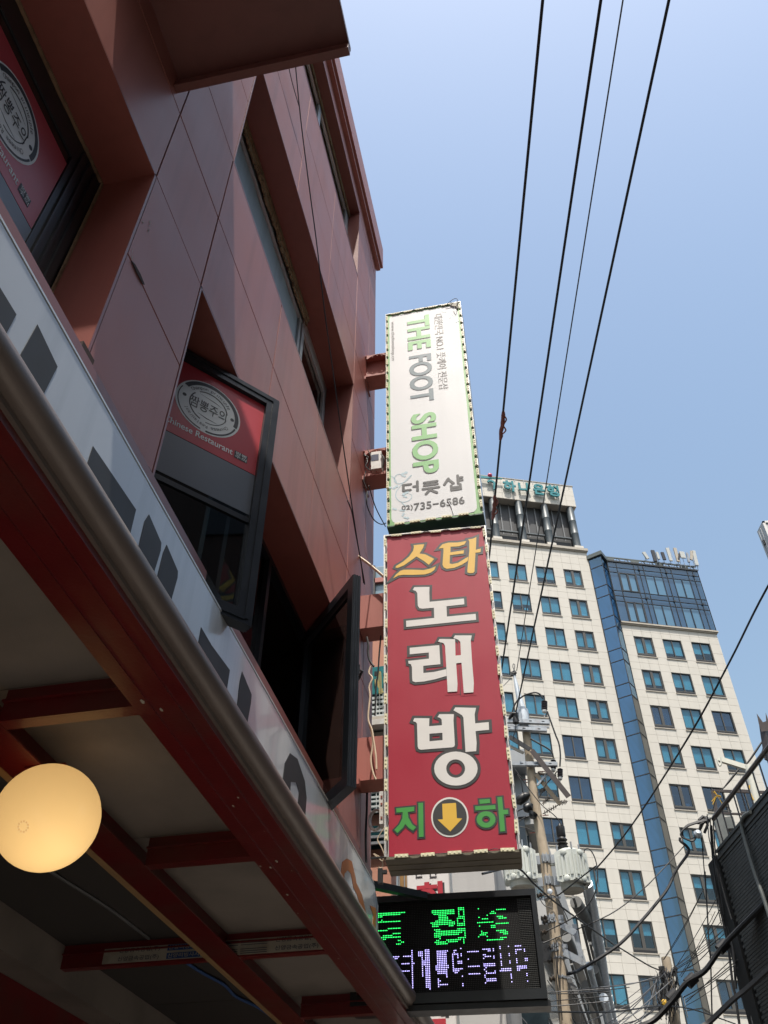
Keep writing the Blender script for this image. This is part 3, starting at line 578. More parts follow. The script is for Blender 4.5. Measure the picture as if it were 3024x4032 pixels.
# torn film edges and a loose strip
tr=MB()
for i in range(60):
    z_=random.uniform(.1,H-.1); a=random.choice((random.uniform(.012,.045),W-random.uniform(.012,.045))); d_=random.uniform(.01,.05)
    tr.poly([O+u*a+EZ*z_+n*.003,O+u*(a+.006)+EZ*(z_+.3*d_)+n*.012,O+u*(a+random.uniform(-.006,.012))+EZ*(z_+d_)+n*.004])
tr.build('torn_film','gwhite',gs,kind='stuff')
MB().tube(smoothpts([O+u*.645+EZ*.235+n*.007,O+u*.675+EZ*.14+n*.009,O+u*.688+EZ*.05+n*.007]),.0045,5).build('loose_strip','gwhite',gs)
MB().poly([O+u*.84+EZ*3.772+n*.016,O+u*.965+EZ*3.78+n*.016,O+u*.965+EZ*3.66+n*.018,O+u*.945+EZ*3.63+n*.017,O+u*.93+EZ*3.69+n*.017,O+u*.88+EZ*3.715+n*.017]).build('burnt_corner','olive',gs)
MB().tube(smoothpts([O+u*.80+EZ*3.74+n*.02,O+u*.88+EZ*3.80+n*.04,O+u*.93+EZ*3.86+n*.02,O+u*.96+EZ*3.80+n*.03,O+u*.93+EZ*3.62+n*.04,O+u*.90+EZ*3.67+n*.03]),.004,5).build('loose_wire','charc',gs)
# ---- red karaoke sign
G={'seu1':[[0.295,3.119],[0.404,3.119],[0.391,3.072],[0.353,3.001],[0.41,2.984],[0.496,2.914],[0.439,2.846],[0.392,2.902],[0.322,2.968],[0.271,2.927],[0.194,2.868],[0.13,2.842],[0.111,2.853],[0.119,2.872],[0.188,2.917],[0.25,2.979],[0.289,3.044],[0.3,3.093]],'seu2':[[0.085,2.717],[0.114,2.761],[0.159,2.804],[0.194,2.814],[0.284,2.803],[0.388,2.786],[0.456,2.797],[0.507,2.82],[0.492,2.778],[0.454,2.745],[0.394,2.73],[0.282,2.739],[0.192,2.75],[0.14,2.748]],'ta1':[[0.545,3.042],[0.582,3.093],[0.644,3.109],[0.734,3.099],[0.826,3.108],[0.801,3.065],[0.747,3.047],[0.663,3.052],[0.658,2.98],[0.792,2.991],[0.786,2.948],[0.652,2.944],[0.642,2.838],[0.666,2.828],[0.726,2.837],[0.828,2.903],[0.82,2.85],[0.762,2.809],[0.686,2.779],[0.611,2.774],[0.583,2.797],[0.573,2.832],[0.591,3.006],[0.591,3.045]],'ta2':[[0.843,3.126],[0.889,3.13],[0.926,3.146],[0.908,2.982],[0.958,2.991],[0.95,2.944],[0.902,2.943],[0.875,2.709],[0.861,2.693],[0.828,2.694],[0.807,2.708],[0.81,2.745],[0.844,2.975],[0.852,3.094]],'no':[[0.291,2.586],[0.436,2.572],[0.431,2.499],[0.43,2.394],[0.754,2.397],[0.753,2.329],[0.586,2.325],[0.584,2.206],[0.85,2.209],[0.848,2.141],[0.204,2.128],[0.204,2.198],[0.466,2.203],[0.468,2.32],[0.362,2.321],[0.333,2.33],[0.318,2.361],[0.317,2.512],[0.303,2.539],[0.274,2.554]],'rae1':[[0.231,1.895],[0.499,1.897],[0.5,1.694],[0.347,1.691],[0.346,1.617],[0.438,1.619],[0.549,1.637],[0.549,1.568],[0.449,1.544],[0.35,1.53],[0.272,1.529],[0.248,1.544],[0.246,1.573],[0.246,1.689],[0.237,1.72],[0.217,1.727],[0.215,1.756],[0.401,1.762],[0.402,1.827],[0.23,1.825]],'rae2':[[0.505,1.963],[0.645,1.947],[0.638,1.77],[0.687,1.771],[0.69,1.911],[0.67,1.94],[0.631,1.961],[0.647,1.988],[0.798,1.972],[0.784,1.915],[0.78,1.705],[0.78,1.475],[0.769,1.383],[0.687,1.384],[0.687,1.691],[0.639,1.689],[0.639,1.479],[0.631,1.404],[0.55,1.405],[0.551,1.882],[0.538,1.914],[0.491,1.936]],'bang1':[[0.255,1.177],[0.382,1.165],[0.377,1.09],[0.486,1.091],[0.485,1.144],[0.474,1.16],[0.452,1.172],[0.469,1.197],[0.591,1.187],[0.584,1.128],[0.583,0.905],[0.577,0.888],[0.56,0.882],[0.302,0.88],[0.282,0.89],[0.276,0.911],[0.276,1.123],[0.265,1.139],[0.243,1.149]],'bang1h':[[0.377,1.02],[0.486,1.02],[0.484,0.953],[0.375,0.951]],'bang2':[[0.607,1.25],[0.781,1.23],[0.765,1.17],[0.763,1.085],[0.876,1.087],[0.873,1.016],[0.761,1.013],[0.762,0.909],[0.753,0.832],[0.666,0.832],[0.669,1.147],[0.658,1.171],[0.59,1.223]],'bang3':[[0.753,0.679],[0.746,0.647],[0.731,0.617],[0.709,0.591],[0.68,0.57],[0.646,0.555],[0.609,0.547],[0.571,0.547],[0.533,0.553],[0.497,0.566],[0.465,0.586],[0.438,0.611],[0.419,0.64],[0.407,0.672],[0.404,0.705],[0.41,0.738],[0.424,0.768],[0.447,0.795],[0.476,0.817],[0.51,0.832],[0.548,0.84],[0.588,0.841],[0.627,0.834],[0.663,0.82],[0.696,0.8],[0.722,0.774],[0.74,0.744],[0.751,0.712]],'bang3h':[[0.653,0.686],[0.65,0.669],[0.643,0.653],[0.633,0.638],[0.62,0.627],[0.606,0.619],[0.589,0.614],[0.573,0.613],[0.556,0.617],[0.541,0.623],[0.527,0.634],[0.516,0.647],[0.507,0.663],[0.503,0.68],[0.502,0.698],[0.504,0.715],[0.511,0.732],[0.521,0.746],[0.533,0.758],[0.548,0.766],[0.565,0.771],[0.582,0.772],[0.599,0.768],[0.614,0.761],[0.628,0.751],[0.639,0.737],[0.647,0.721],[0.652,0.704]],'ji1':[[0.091,0.391],[0.234,0.395],[0.232,0.359],[0.181,0.355],[0.186,0.31],[0.214,0.253],[0.244,0.229],[0.22,0.202],[0.185,0.229],[0.16,0.26],[0.142,0.232],[0.098,0.191],[0.075,0.218],[0.113,0.256],[0.139,0.306],[0.142,0.356],[0.093,0.357]],'ji2':[[0.267,0.423],[0.304,0.422],[0.3,0.15],[0.264,0.149]],'ha1':[[0.747,0.418],[0.828,0.418],[0.828,0.385],[0.748,0.383]],'ha2':[[0.71,0.366],[0.866,0.365],[0.866,0.332],[0.711,0.332]],'ha3':[[0.858,0.25],[0.853,0.23],[0.841,0.213],[0.824,0.199],[0.803,0.191],[0.781,0.19],[0.759,0.194],[0.74,0.205],[0.725,0.22],[0.716,0.239],[0.714,0.259],[0.719,0.279],[0.731,0.297],[0.748,0.311],[0.769,0.319],[0.792,0.32],[0.814,0.316],[0.833,0.305],[0.848,0.289],[0.857,0.27]],'ha3h':[[0.818,0.253],[0.815,0.242],[0.807,0.234],[0.796,0.228],[0.784,0.227],[0.772,0.23],[0.762,0.237],[0.756,0.246],[0.755,0.257],[0.758,0.267],[0.766,0.276],[0.776,0.281],[0.789,0.282],[0.8,0.279],[0.81,0.273],[0.816,0.263]],'ha4':[[0.888,0.427],[0.924,0.427],[0.924,0.322],[0.96,0.321],[0.959,0.287],[0.924,0.285],[0.922,0.154],[0.886,0.153]],'ring':[[0.653,0.283],[0.649,0.258],[0.642,0.235],[0.632,0.213],[0.619,0.192],[0.603,0.175],[0.585,0.16],[0.566,0.149],[0.545,0.141],[0.523,0.136],[0.5,0.136],[0.478,0.139],[0.457,0.146],[0.436,0.157],[0.418,0.171],[0.402,0.188],[0.388,0.207],[0.377,0.229],[0.369,0.252],[0.365,0.277],[0.364,0.302],[0.367,0.327],[0.373,0.351],[0.383,0.374],[0.395,0.395],[0.411,0.414],[0.429,0.429],[0.45,0.441],[0.472,0.45],[0.494,0.454],[0.517,0.455],[0.54,0.451],[0.562,0.443],[0.583,0.432],[0.601,0.417],[0.618,0.4],[0.631,0.379],[0.642,0.357],[0.649,0.333],[0.652,0.308]],'disc':[[0.64,0.284],[0.637,0.262],[0.631,0.24],[0.621,0.22],[0.609,0.202],[0.595,0.185],[0.579,0.172],[0.561,0.162],[0.541,0.154],[0.521,0.15],[0.501,0.15],[0.481,0.153],[0.461,0.159],[0.443,0.169],[0.426,0.182],[0.411,0.197],[0.398,0.215],[0.388,0.235],[0.381,0.256],[0.377,0.278],[0.377,0.301],[0.379,0.324],[0.385,0.346],[0.394,0.367],[0.406,0.386],[0.42,0.402],[0.437,0.416],[0.455,0.427],[0.475,0.435],[0.495,0.439],[0.516,0.439],[0.537,0.436],[0.557,0.429],[0.576,0.419],[0.593,0.406],[0.608,0.39],[0.62,0.371],[0.63,0.351],[0.636,0.329],[0.64,0.307]],'arrow':[[0.455,0.403],[0.563,0.404],[0.563,0.279],[0.604,0.275],[0.506,0.178],[0.413,0.278],[0.454,0.278]]}
LG="32.51.57 32.67.67 33.18.20 33.27.29 33.50.56 33.58.63 33.67.67 33.81.90 34.18.19 34.30.31 34.51.52 34.57.65 34.67.67 34.89.92 35.28.29 35.53.53 35.64.68 35.76.76 35.81.81 36.17.20 36.50.53 36.68.68 36.77.80 36.91.93 37.18.29 37.50.64 37.68.68 37.78.81 37.89.93 38.19.24 38.50.66 38.68.68 38.78.78 38.87.92 39.25.29 39.51.68 40.50.53 40.64.68 40.84.86 41.15.21 41.77.77 41.84.86 42.22.29 42.49.52 42.59.61 42.64.68 42.87.94 43.49.62 43.64.68 43.76.85 44.48.62 44.64.64 44.68.68 45.51.60 45.64.64 45.68.68 45.79.82 45.89.93 46.16.29 46.53.58 46.64.68 46.77.77 46.88.91 47.18.18 47.53.58 47.65.68 47.82.82 48.53.57 48.65.65 48.68.68 48.84.87 49.16.18 49.50.62 49.65.65 49.68.68 49.85.86 50.16.29 50.49.62 50.65.65 50.68.68 50.88.93 51.16.32 51.49.62 51.65.68 51.77.77 52.65.68"
LW="8.46.46 9.36.36 9.44.46 9.51.51 9.65.65 10.36.36 10.44.46 10.51.56 10.65.65 10.78.78 10.93.93 10.102.102 11.36.36 11.44.46 11.51.51 11.79.84 12.36.36 12.44.46 12.51.52 12.79.84 12.93.93 13.36.36 13.44.46 13.51.51 13.78.78 13.93.93 13.102.102 14.36.36 14.44.46 14.56.56 14.65.65 14.78.78 14.93.93 14.102.102 15.36.36 15.42.42 15.44.46 15.56.56 15.69.75 15.79.84 16.36.36 16.42.42 16.44.46 16.51.56 16.61.62 16.79.79 16.84.84 16.87.93 16.97.98 17.36.36 17.42.42 17.44.46 17.51.56 17.60.63 17.78.78 17.88.93 17.97.102 18.30.34 18.36.36 18.42.42 18.44.46 18.50.56 18.60.65 18.79.79 18.97.102 19.36.36 19.42.42 19.44.46 19.50.57 19.60.60 19.69.75 19.78.84 19.88.88 20.36.36 20.42.42 20.44.46 20.50.57 20.60.60 20.78.84 20.88.88 20.93.93 20.97.97 21.27.27 21.36.36 21.42.46 21.51.56 21.60.60 21.63.65 21.88.88 21.93.93 21.97.97 21.102.103 22.26.27 22.30.34 22.36.37 22.42.46 22.51.56 22.60.60 22.63.65 22.97.97 22.102.103 23.36.36 23.42.46 23.51.56 23.60.60 23.69.69 23.78.78 23.84.84 23.88.88 24.36.36 24.42.42 24.44.46 24.51.56 24.60.60 24.63.63 24.79.82 24.84.84 24.88.88 24.93.93 25.25.27 25.36.36 25.42.42 25.44.46 25.51.56 25.60.60 25.63.63 25.65.65 25.78.79 25.88.88 25.93.93 25.97.97 26.23.28 26.31.36 26.40.42 26.44.46 26.51.56 26.60.63 26.65.65 26.97.97 26.102.102 27.36.36 27.40.42 27.44.46 27.51.56 27.61.61 27.69.75 27.81.82 27.84.84 27.97.100 27.102.102 28.36.36 28.40.42 28.44.46 28.51.57 28.61.62 28.78.82 28.84.84 28.88.88 29.36.36 29.44.46 29.65.65 29.88.88 29.93.93 29.97.100"

O,u,n=frame((-1.32,6.5,4.256),3.39); W,H=1.025,3.283
rs=thing('karaoke_sign','tall crimson vertical sign with white, yellow and green lettering under the white sign','sign',O)
b=MB(); SB(b,.012,W-.012,.012,H-.012,-.32,-.012); b.build('sign_box','signal',rs)
b=MB(); SB(b,0,W,-.010,.010,-.325,.006)
for t in (-.11,-.215): SB(b,.01,W-.01,-.014,-.0105,t-.004,t+.004)
b.build('bottom_tray','olive',rs)
b=MB(); SB(b,-.004,.012,.010,H,-.325,.016); SB(b,W-.012,W+.004,.010,H,-.325,.016); SB(b,.012,W-.012,H-.012,H,-.325,.016); b.build('edge_trim','signal',rs)
b=MB(); SB(b,.030,W-.024,.014,H-.014,-.010,0); b.build('face_panel','rvinyl',rs)
OF=.0255
def glyph(keys,m,off=OF,l0=.001,om='outl'):
    ps=[G[k] for k in keys]
    flat(ps,O,u,EZ,n,off=off,ext=.0008,lift=l0).build('letter_outline',om,rs)
    flat(ps,O,u,EZ,n,ext=.0008,lift=l0+.0022).build('sign_letter',m,rs)
glyph(['seu1','seu2'],'yellow'); glyph(['ta1'],'yellow'); glyph(['ta2'],'yellow',l0=.0016)
glyph(['no'],'vwhite'); glyph(['rae1'],'vwhite'); glyph(['rae2'],'vwhite',l0=.0016)
glyph(['bang1','bang1h'],'vwhite'); glyph(['bang2'],'vwhite',l0=.0016); glyph(['bang3','bang3h'],'vwhite',l0=.0022)
glyph(['ji1'],'vgreen',.014); glyph(['ji2'],'vgreen',.014,.0016)
glyph(['ha1'],'vgreen',.014); glyph(['ha2'],'vgreen',.014,.0016); glyph(['ha3','ha3h'],'vgreen',.014,.0022); glyph(['ha4'],'vgreen',.014,.0028)
flat([G['ring']],O,u,EZ,n,ext=.0008,lift=.001).build('arrow_ring','vwhite',rs); flat([G['disc']],O,u,EZ,n,ext=.0006,lift=.003).build('arrow_disc','outl',rs); flat([G['arrow']],O,u,EZ,n,ext=.0006,lift=.0046).build('down_arrow','yellow',rs)
led_modules(rs,O,u,n,W,H,.20,.20,.014)
cl=MB()
for i,(c_,pts) in enumerate((('c',[(0,.02),(-.03,.10),(-.06,.16),(-.03,.22),(.0,.26)]),('c',[(.0,.0),(-.05,.03),(-.09,.05),(-.02,-.02),(-.04,-.08)]),('c',[(-.02,.0),(-.03,-.10),(-.05,-.05),(-.01,-.09)]))):
    cl.tube(smoothpts([O+u*a+EZ*z_-n*.02 for a,z_ in pts]),.0045,5)
cl.build('loose_wiring','cream',rs); 
MB().obox(O-u*.035-EZ*.13,u*.018,n*.02,EZ*.055).obox(O-u*.005-EZ*.10,u*.02,n*.015,EZ*.012).obox(O-u*.06+EZ*.012,u*.05,n*.006,EZ*.006).build('wire_connector','black',rs)
# ---- brackets: boxes of red plate bolted to the wall
def bracket(z0,z1,label,parent,plate=True):
    br=parent
    x1=-1.28; ya,yb=6.67,6.90
    b=MB().box(-1.6,x1,ya,yb,z1-.008,z1).box(-1.6,x1,ya,yb,z0,z0+.008).box(-1.6,x1,ya+.10,ya+.112,z0+.008,z1-.008)
    b.box(-1.599,-1.585,ya-.02,yb+.05,z0-.06,z0-.002); b.build('bracket_box','clad',br)
    f=MB()
    for zz,s_ in ((z1-.010,-1),(z0+.010,1)):
        pr=[(-1.58,0)]+[(-1.58+.28*i/10,.07*(1-math.sin(PI*i/10))) for i in range(11)]+[(-1.30,0)]
        f.prism([(p[0],p[1]*s_) for p in pr],(0,ya,zz),EX,EZ,EY,.006)
    for k in range(5):
        for zz in (z0+.045,z1-.045): f.obox((-1.56+.06*k,ya-.004,zz+.03*abs(k-2)/2*(1 if zz>(z0+z1)/2 else -1)*-1),(.006,0,0),(0,.004,0),(0,0,.006))
    f.build('bracket_plate','clad',br)
bracket(10.43,10.87,'',gs); bracket(8.63,9.06,'',gs)
zb=[at(*zc(cJ,1000,1420),Y=6.67).z,at(*zc(cJ,1000,1705),Y=6.67).z,at(*zc(cK,650,985),Y=6.67).z,at(*zc(cK,650,1400),Y=6.67).z]
for z1,z0 in ((zb[0],zb[1]),(zb[2],zb[3])):
    MB().box(-1.6,-1.30,6.67,6.90,z0,z1).build('bracket_beam','clad',rs)
MB().box(-1.6,-1.56,6.60,6.66,zb[3]-.06,zb[3]-.005).build('bracket_clip','clad',rs)
# driver box, hanging wires on the lower green bracket
db=thing('led_driver_box','white led driver box tied to the lower bracket of the white sign','power unit',(-1.42,6.66,8.82))
MB().box(-1.50,-1.38,6.64,6.76,8.70,8.98).build('case','plas',db); MB().box(-1.495,-1.41,6.637,6.639,8.83,8.93).build('print','ink',db)
k=MB()
for q in ([(-1.57,6.62,8.95),(-1.53,6.60,8.80),(-1.55,6.60,8.72),(-1.50,6.62,8.66)],[(-1.56,6.60,8.78),(-1.52,6.60,8.86),(-1.58,6.6,8.90)],[(-1.38,6.62,8.90),(-1.34,6.6,8.80),(-1.36,6.62,8.68)],[(-1.55,6.62,8.66),(-1.57,6.6,8.50),(-1.54,6.62,8.38)],[(-1.53,6.6,8.99),(-1.49,6.6,8.84),(-1.53,6.62,8.70)]): k.tube(smoothpts(q),.006,5)
k.build('lead_wires','wire',db)
b2=thing('white_switch_box','slim white metal box beside the bottom left edge of the crimson sign','junction box',at(*zc(cK,745,1680),Y=6.62))
p0,p1=at(*zc(cK,722,1830),Y=6.62),at(*zc(cK,775,1510),Y=6.62)
MB().box(p0.x,p1.x,6.62,6.72,p0.z,p1.z).build('case','plas',b2)
sc=MB()
for f_ in (.18,.6,.82): sc.box(p0.x+.4*(p1.x-p0.x)-.008,p0.x+.4*(p1.x-p0.x)+.008,6.615,6.619,p0.z+f_*(p1.z-p0.z)-.01,p0.z+f_*(p1.z-p0.z)+.01)
sc.build('screw','copper',b2)
# cables hanging along the facade beside the signs
def fc(nm,label,pts,r,m,X=-1.53):
    q=[at(*zc(c,x,y),X=X) for c,x,y in pts]
    return tag(MB().tube(smoothpts(q),r,6).build(nm,m,None,smooth=True),label,'cable')
fc('facade_cable','thin black cable hanging down the red facade from the awning to the further casement',[(cH,1030,380),(cH,1075,850),(cH,1140,1370),(cI,545,560),(cI,620,1200),(cI,690,1700),(cI,760,2212),(cJ,850,620),(cJ,900,950),(cJ,965,1330)],.0055,'wire',-1.45)
fc('facade_cable','second black cable looping off the third floor sill beside the first',[(cJ,815,600),(cJ,850,690),(cJ,880,850),(cJ,930,1130),(cJ,955,1320)],.0055,'wire',-1.47)
fc('facade_cable','thin dark cable crossing the red wall from under the awning to the parapet side',[(cH,970,385),(cH,1010,580),(cH,1070,790)],.004,'wire',-1.56)
fc('bracket_cable','black cable sagging from the lower white sign bracket to the tray',[(cJ,985,520),(cJ,985,640),(cJ,1040,760),(cJ,1105,805),(cJ,1150,795)],.006,'wire',-1.42)
fc('bracket_cable','black cable running slanting from the lower white sign bracket',[(cJ,1000,470),(cJ,1060,660),(cJ,1145,825)],.006,'wire',-1.40)
def yc(nm,label,pts,r,m,Y=6.58,cat='cable'):
    q=[at(*zc(c,x,y),Y=Y) for c,x,y in pts]
    return tag(MB().tube(smoothpts(q),r,6).build(nm,m,None,smooth=True),label,cat)
yc('cream_rod','cream and brown rod slanting from the red facade to the crimson sign',[(cJ,900,1080),(cJ,985,1140),(cJ,1070,1210),(cJ,1145,1275)],.014,'cream')
yc('drop_cable','black cable hanging under the upper crimson bracket',[(cJ,1105,1775),(cJ,1090,1950),(cJ,1080,2110),(cK,690,500),(cK,680,780)],.008,'wire',6.75)
yc('twisted_flex','cream flex dangling down beside the crimson sign brackets',[(cK,640,300),(cK,622,370),(cK,655,420),(cK,625,500),(cK,632,600),(cK,615,810),(cK,650,920),(cK,670,1040),(cK,690,1180),(cK,695,1300)],.008,'cream',6.60)
yc('twisted_flex','second cream flex curling over the lower crimson bracket',[(cK,620,850),(cK,660,1030),(cK,640,1200),(cK,660,1330),(cK,690,1400)],.008,'cream',6.61)
yc('wire_knot','black taped wire joint above the cream flex',[(cK,600,20),(cK,615,100),(cK,612,170),(cK,630,250),(cK,668,305)],.011,'wire',6.62)
yc('drain_cable','black cable running down the corner below the crimson brackets',[(cK,605,1480),(cK,600,1700),(cK,590,1950),(cK,595,2200)],.010,'wire',6.9)
ctr=[at(*zc(cK,690,1790),Y=6.9)+Vector((.055*math.cos(a),.03*math.sin(a),.10*math.sin(a))) for a in [2*PI*i/14 for i in range(15)]]
tag(MB().tube(ctr,.014,6).build('hose_coil','plas',None,smooth=True),'coil of white hose beside the slim white box','hose')
# ================================================================= led text display
O,u,n=frame((-1.94,8.08,3.66),4); W,H=1.66,.89
ld=thing('led_display','black led text board with green and violet dots beyond the canopy end','display board',O)
b=MB()
SB(b,0,W,0,.08,-.02,.05); SB(b,0,W,H-.055,H,-.02,.05); SB(b,0,.05,.08,H-.055,-.02,.05); SB(b,W-.045,W,.08,H-.055,-.02,.05); SB(b,0,W,0,H,-.20,-.021)
b.build('housing','housing',ld)
b=MB(); SB(b,.02,W+.02,-.05,-.004,-.17,.02); b.build('bottom_rail','black',ld)
b=MB(); SB(b,.05,W-.045,.08,H-.055,-.018,0); b.build('led_panel','ledface',ld)
pt=.0148
def dots(items,r,lift):
    m=MB()
    for cx,cy in items:
        c_=O+u*(cx*pt)+EZ*(cy*pt)+n*lift
        m.poly([c_-u*r,c_-EZ*r,c_+u*r,c_+EZ*r])
    return m
lit={}
for k_,s_ in (('g',LG),('w',LW)):
    for t in s_.split():
        r_,a,b_=map(int,t.split('.'))
        for c_ in range(a,b_+1): lit[(c_,r_)]=k_
dots([(i,j) for i in range(4,109) for j in range(6,56) if (i,j) not in lit],.0024,.002).build('unlit_leds','leddot',ld,kind='stuff')
dots([q for q in lit if lit[q]=='g'],.0050,.003).build('green_leds','green_e',ld,kind='stuff')
dots([q for q in lit if lit[q]=='w'],.0050,.003).build('violet_leds','white_e',ld,kind='stuff')
# visor ridges shading the right-hand columns
v_=MB()
for j in range(6,56):
    for i in range(101,109): v_.obox(O+u*(i*pt)+EZ*((j+.45)*pt)+n*.004,u*.006,n*.004,EZ*.0016)
v_.build('led_louvres','leddot',ld,kind='stuff')
MB().beam(at(*zc(cZ8,215,555),Y=7.25),at(*zc(cZ8,625,640),Y=8.02),.07,.055).build('support_arm','black',ld)
MB().beam(at(*zc(cZ8,625,640),Y=8.02),O+u*.62+EZ*H-n*.05,.07,.05).build('support_arm','black',ld)

# ================================================================= the other side of the street, seen only as a reflection in the casement glass
ob=thing('opposite_building','dim panelled building across the street, mirrored in the open casement glass','building',(7,-8,0))
MB().box(6.2,14,-26,4.2,0,16.8).build('wall','oppw',ob)
for i in range(9):
    for k in range(4):
        MB().box(6.16,6.199,-25+3.2*i,-23+3.2*i,1.6+3.4*k,3.7+3.4*k).build('window','wglass',ob)
# ================================================================= bank tower
TO=Vector((3.39109,69.91781,0)); TA=math.atan2(.36185,.93224)
tu=Vector((math.cos(TA),math.sin(TA),0)); ti=Vector((-math.sin(TA),math.cos(TA),0))     # along the front, inward
def TW(s,o,z): return TO+tu*s-ti*o+EZ*z                                                # o: metres out of the front
K=1.4
tw=thing('bank_tower','tall cream stone office tower with blue windows and a glass oriel strip','building',TO,TA)
zf=lambda z:1.6+K*(z-1.6)
tops=[zf(41.87-2.678*i) for i in range(15)]; WH=1.59*K; FH=2.678*K
Lw=[(-5.66*K,-4.31*K),(-3.60*K,-2.26*K),(-1.54*K,-.20*K),(.53*K,1.87*K)]; Lw=[(-7.72*K,-6.37*K)]+Lw
Rw=[(4.72*K,6.07*K),(6.80*K,8.17*K),(8.89*K,10.28*K)]
XL0,XL1=-8.4*K,2.60*K; XR0,XR1=4.02*K,11.02*K
ZTL=zf(43.68); ZTR=zf(37.40)
def lbox(mb,x0,x1,y0,y1,z0,z1):
    p=[(x0,y0,z0),(x1,y0,z0),(x1,y1,z0),(x0,y1,z0),(x0,y0,z1),(x1,y0,z1),(x1,y1,z1),(x0,y1,z1)]
    return mb.add(p,[(0,3,2,1),(4,5,6,7),(0,1,5,4),(1,2,6,5),(2,3,7,6),(3,0,4,7)])
def lbuild(mb,name,m,parent=None,kind=None,smooth=False):
    me=mb.mesh(name,m); o=bpy.data.objects.new(name,me); COL.objects.link(o); o.parent=parent or tw; INV[o.name]=INV[tw.name]
    if kind: o['kind']=kind
    if smooth:
        me.polygons.foreach_set('use_smooth',[True]*len(me.polygons)); me.set_sharp_from_angle(angle=R(40))
    return o
core=MB(); tiles=[]
def block(x0,x1,wins,ztop,i0,rows):
    xs=[x0]+[v for w_ in wins for v in w_]+[x1]
    cols=[]
    for a,b in wins: cols+= [(a,(a+b)/2),((a+b)/2,b)]
    piers=[(xs[k],xs[k+1]) for k in range(0,len(xs),2)]
    def cuts(a,b,mx=1.02):
        k=max(1,round((b-a)/mx)); return [(a+(b-a)*i/k,a+(b-a)*(i+1)/k) for i in range(k)]
    allc=[]
    for k in range(len(piers)):
        allc+=cuts(*piers[k])
        if k<len(wins): allc+=cuts(*wins[k])
    pc=[c for p in piers for c in cuts(*p)]
    zt=ztop
    for r in range(rows):
        z1=tops[i0+r]; zb=z1-WH
        lbox(core,x0,x1,.03,.5,z1,zt)
        for a,b in piers: lbox(core,a,b,.03,.5,zb,z1)
        kk=max(1,round((zt-z1)/.78))
        for q in range(kk):
            for a,b in allc: tiles.append((a,b,z1+(zt-z1)*q/kk,z1+(zt-z1)*(q+1)/kk))
        for q in range(2):
            for a,b in pc: tiles.append((a,b,zb+WH*q/2,zb+WH*(q+1)/2))
        zt=zb
    lbox(core,x0,x1,.03,.5,0,zt)
    for q in range(int(zt/.8)+1):
        pass
block(XL0,XL1,Lw,ZTL,0,14); block(XR0,XR1,Rw,ZTR,2,12)
lbox(core,XL1,XR0,.04,.5,0,zf(43.0))
# sides, back and roofs of the shell
lbox(core,XL0,XL0+.3,.5,14,0,ZTL); lbox(core,XR1-.3,XR1,.5,14,0,zf(43.1)); lbox(core,XL0,XL1+1,.5,14,ZTL-.3,ZTL-.1); lbox(core,XL1,XR1,.5,14,zf(43.1)-.3,zf(43.1)-.1); lbox(core,XL1-.3,XL1,.5,14,ZTR,ZTL-.3)
lbuild(core,'wall_core','seam'); lbuild(lbox(MB(),XL0+.3,XR1-.3,1.3,1.4,0,zf(43)),'inner_partition','dark')
gap=.008
def tmesh(mb,a,b,z0,z1,jit): return lbox(mb,a+gap,b-gap,-.0+jit,.029,z0+gap,z1-gap)
vis=sorted(tiles,key=lambda t:(abs(t[2]-24)+ (0 if t[0]>-5.5 else 50)))
for t in vis[:300]:
    lbuild(tmesh(MB(),*t,random.uniform(-.004,.004)),'stone_tile','stone')
st=MB()
for t in vis[300:]: tmesh(st,*t,random.uniform(-.004,.004))
lbuild(st,'stone_tiles','stone',kind='stuff')
# windows
WW=1.36*K
def frame_mesh(thick):
    m=MB(); f=.06; 
    lbox(m,0,WW,.02,.22,-.05,0); lbox(m,0,f,.02,.22,-WH,-.05); lbox(m,WW-f,WW,.02,.22,-WH,-.05); lbox(m,f,WW-f,.02,.22,-WH+.19,-WH+.26)
    c=.045 if not thick else .13
    lbox(m,WW/2-c,WW/2+c,.06,.20,-WH+.26,-.05)
    if thick:
        for a in (f,WW-f-.09): lbox(m,a,a+.09,.07,.19,-WH+.26,-.05)
        lbox(m,f+.09,WW/2-c,.07,.19,-.14,-.05); lbox(m,WW/2+c,WW-f-.09,.07,.19,-.14,-.05); lbox(m,f+.09,WW/2-c,.07,.19,-WH+.26,-WH+.36); lbox(m,WW/2+c,WW-f-.09,.07,.19,-WH+.26,-WH+.36)
    return m.mesh('window','tframe')
FM=[frame_mesh(False),frame_mesh(True)]
SM=lbox(MB(),-.06,WW+.06,-.07,.02,-WH-.10,-WH-.02).mesh('window_sill','ledge'); BM_=lbox(MB(),.06,WW-.06,.01,.2,-WH,-WH+.188).mesh('sill_strip','tblack')
PM=[[lbox(MB(),.06 if h==0 else WW/2+.045,WW/2-.045 if h==0 else WW-.06,.12,.125,-WH+.26,-.05).mesh('pane',g_) for h in (0,1)] for g_ in ('tglass','tglass2')]
def blindmesh(h,d):
    x0,x1=(.06,WW/2) if h==0 else (WW/2,WW-.06)
    return lbox(MB(),x0,x1,.26,.27,-.05-d*(WH-.25),-.03).mesh('blind','blind')
BL={}
lightm=lbox(MB(),.5,1.2,.7,.75,-.75,-.60).mesh('ceiling_light','ceil')
paperm=lbox(MB(),WW*.62,WW*.8,.135,.14,-WH+.3,-WH+.62).mesh('taped_paper','paperw')
rnd=random.Random(11)
dropped=[1,1,.92,.85,.55,.5,.97,1]
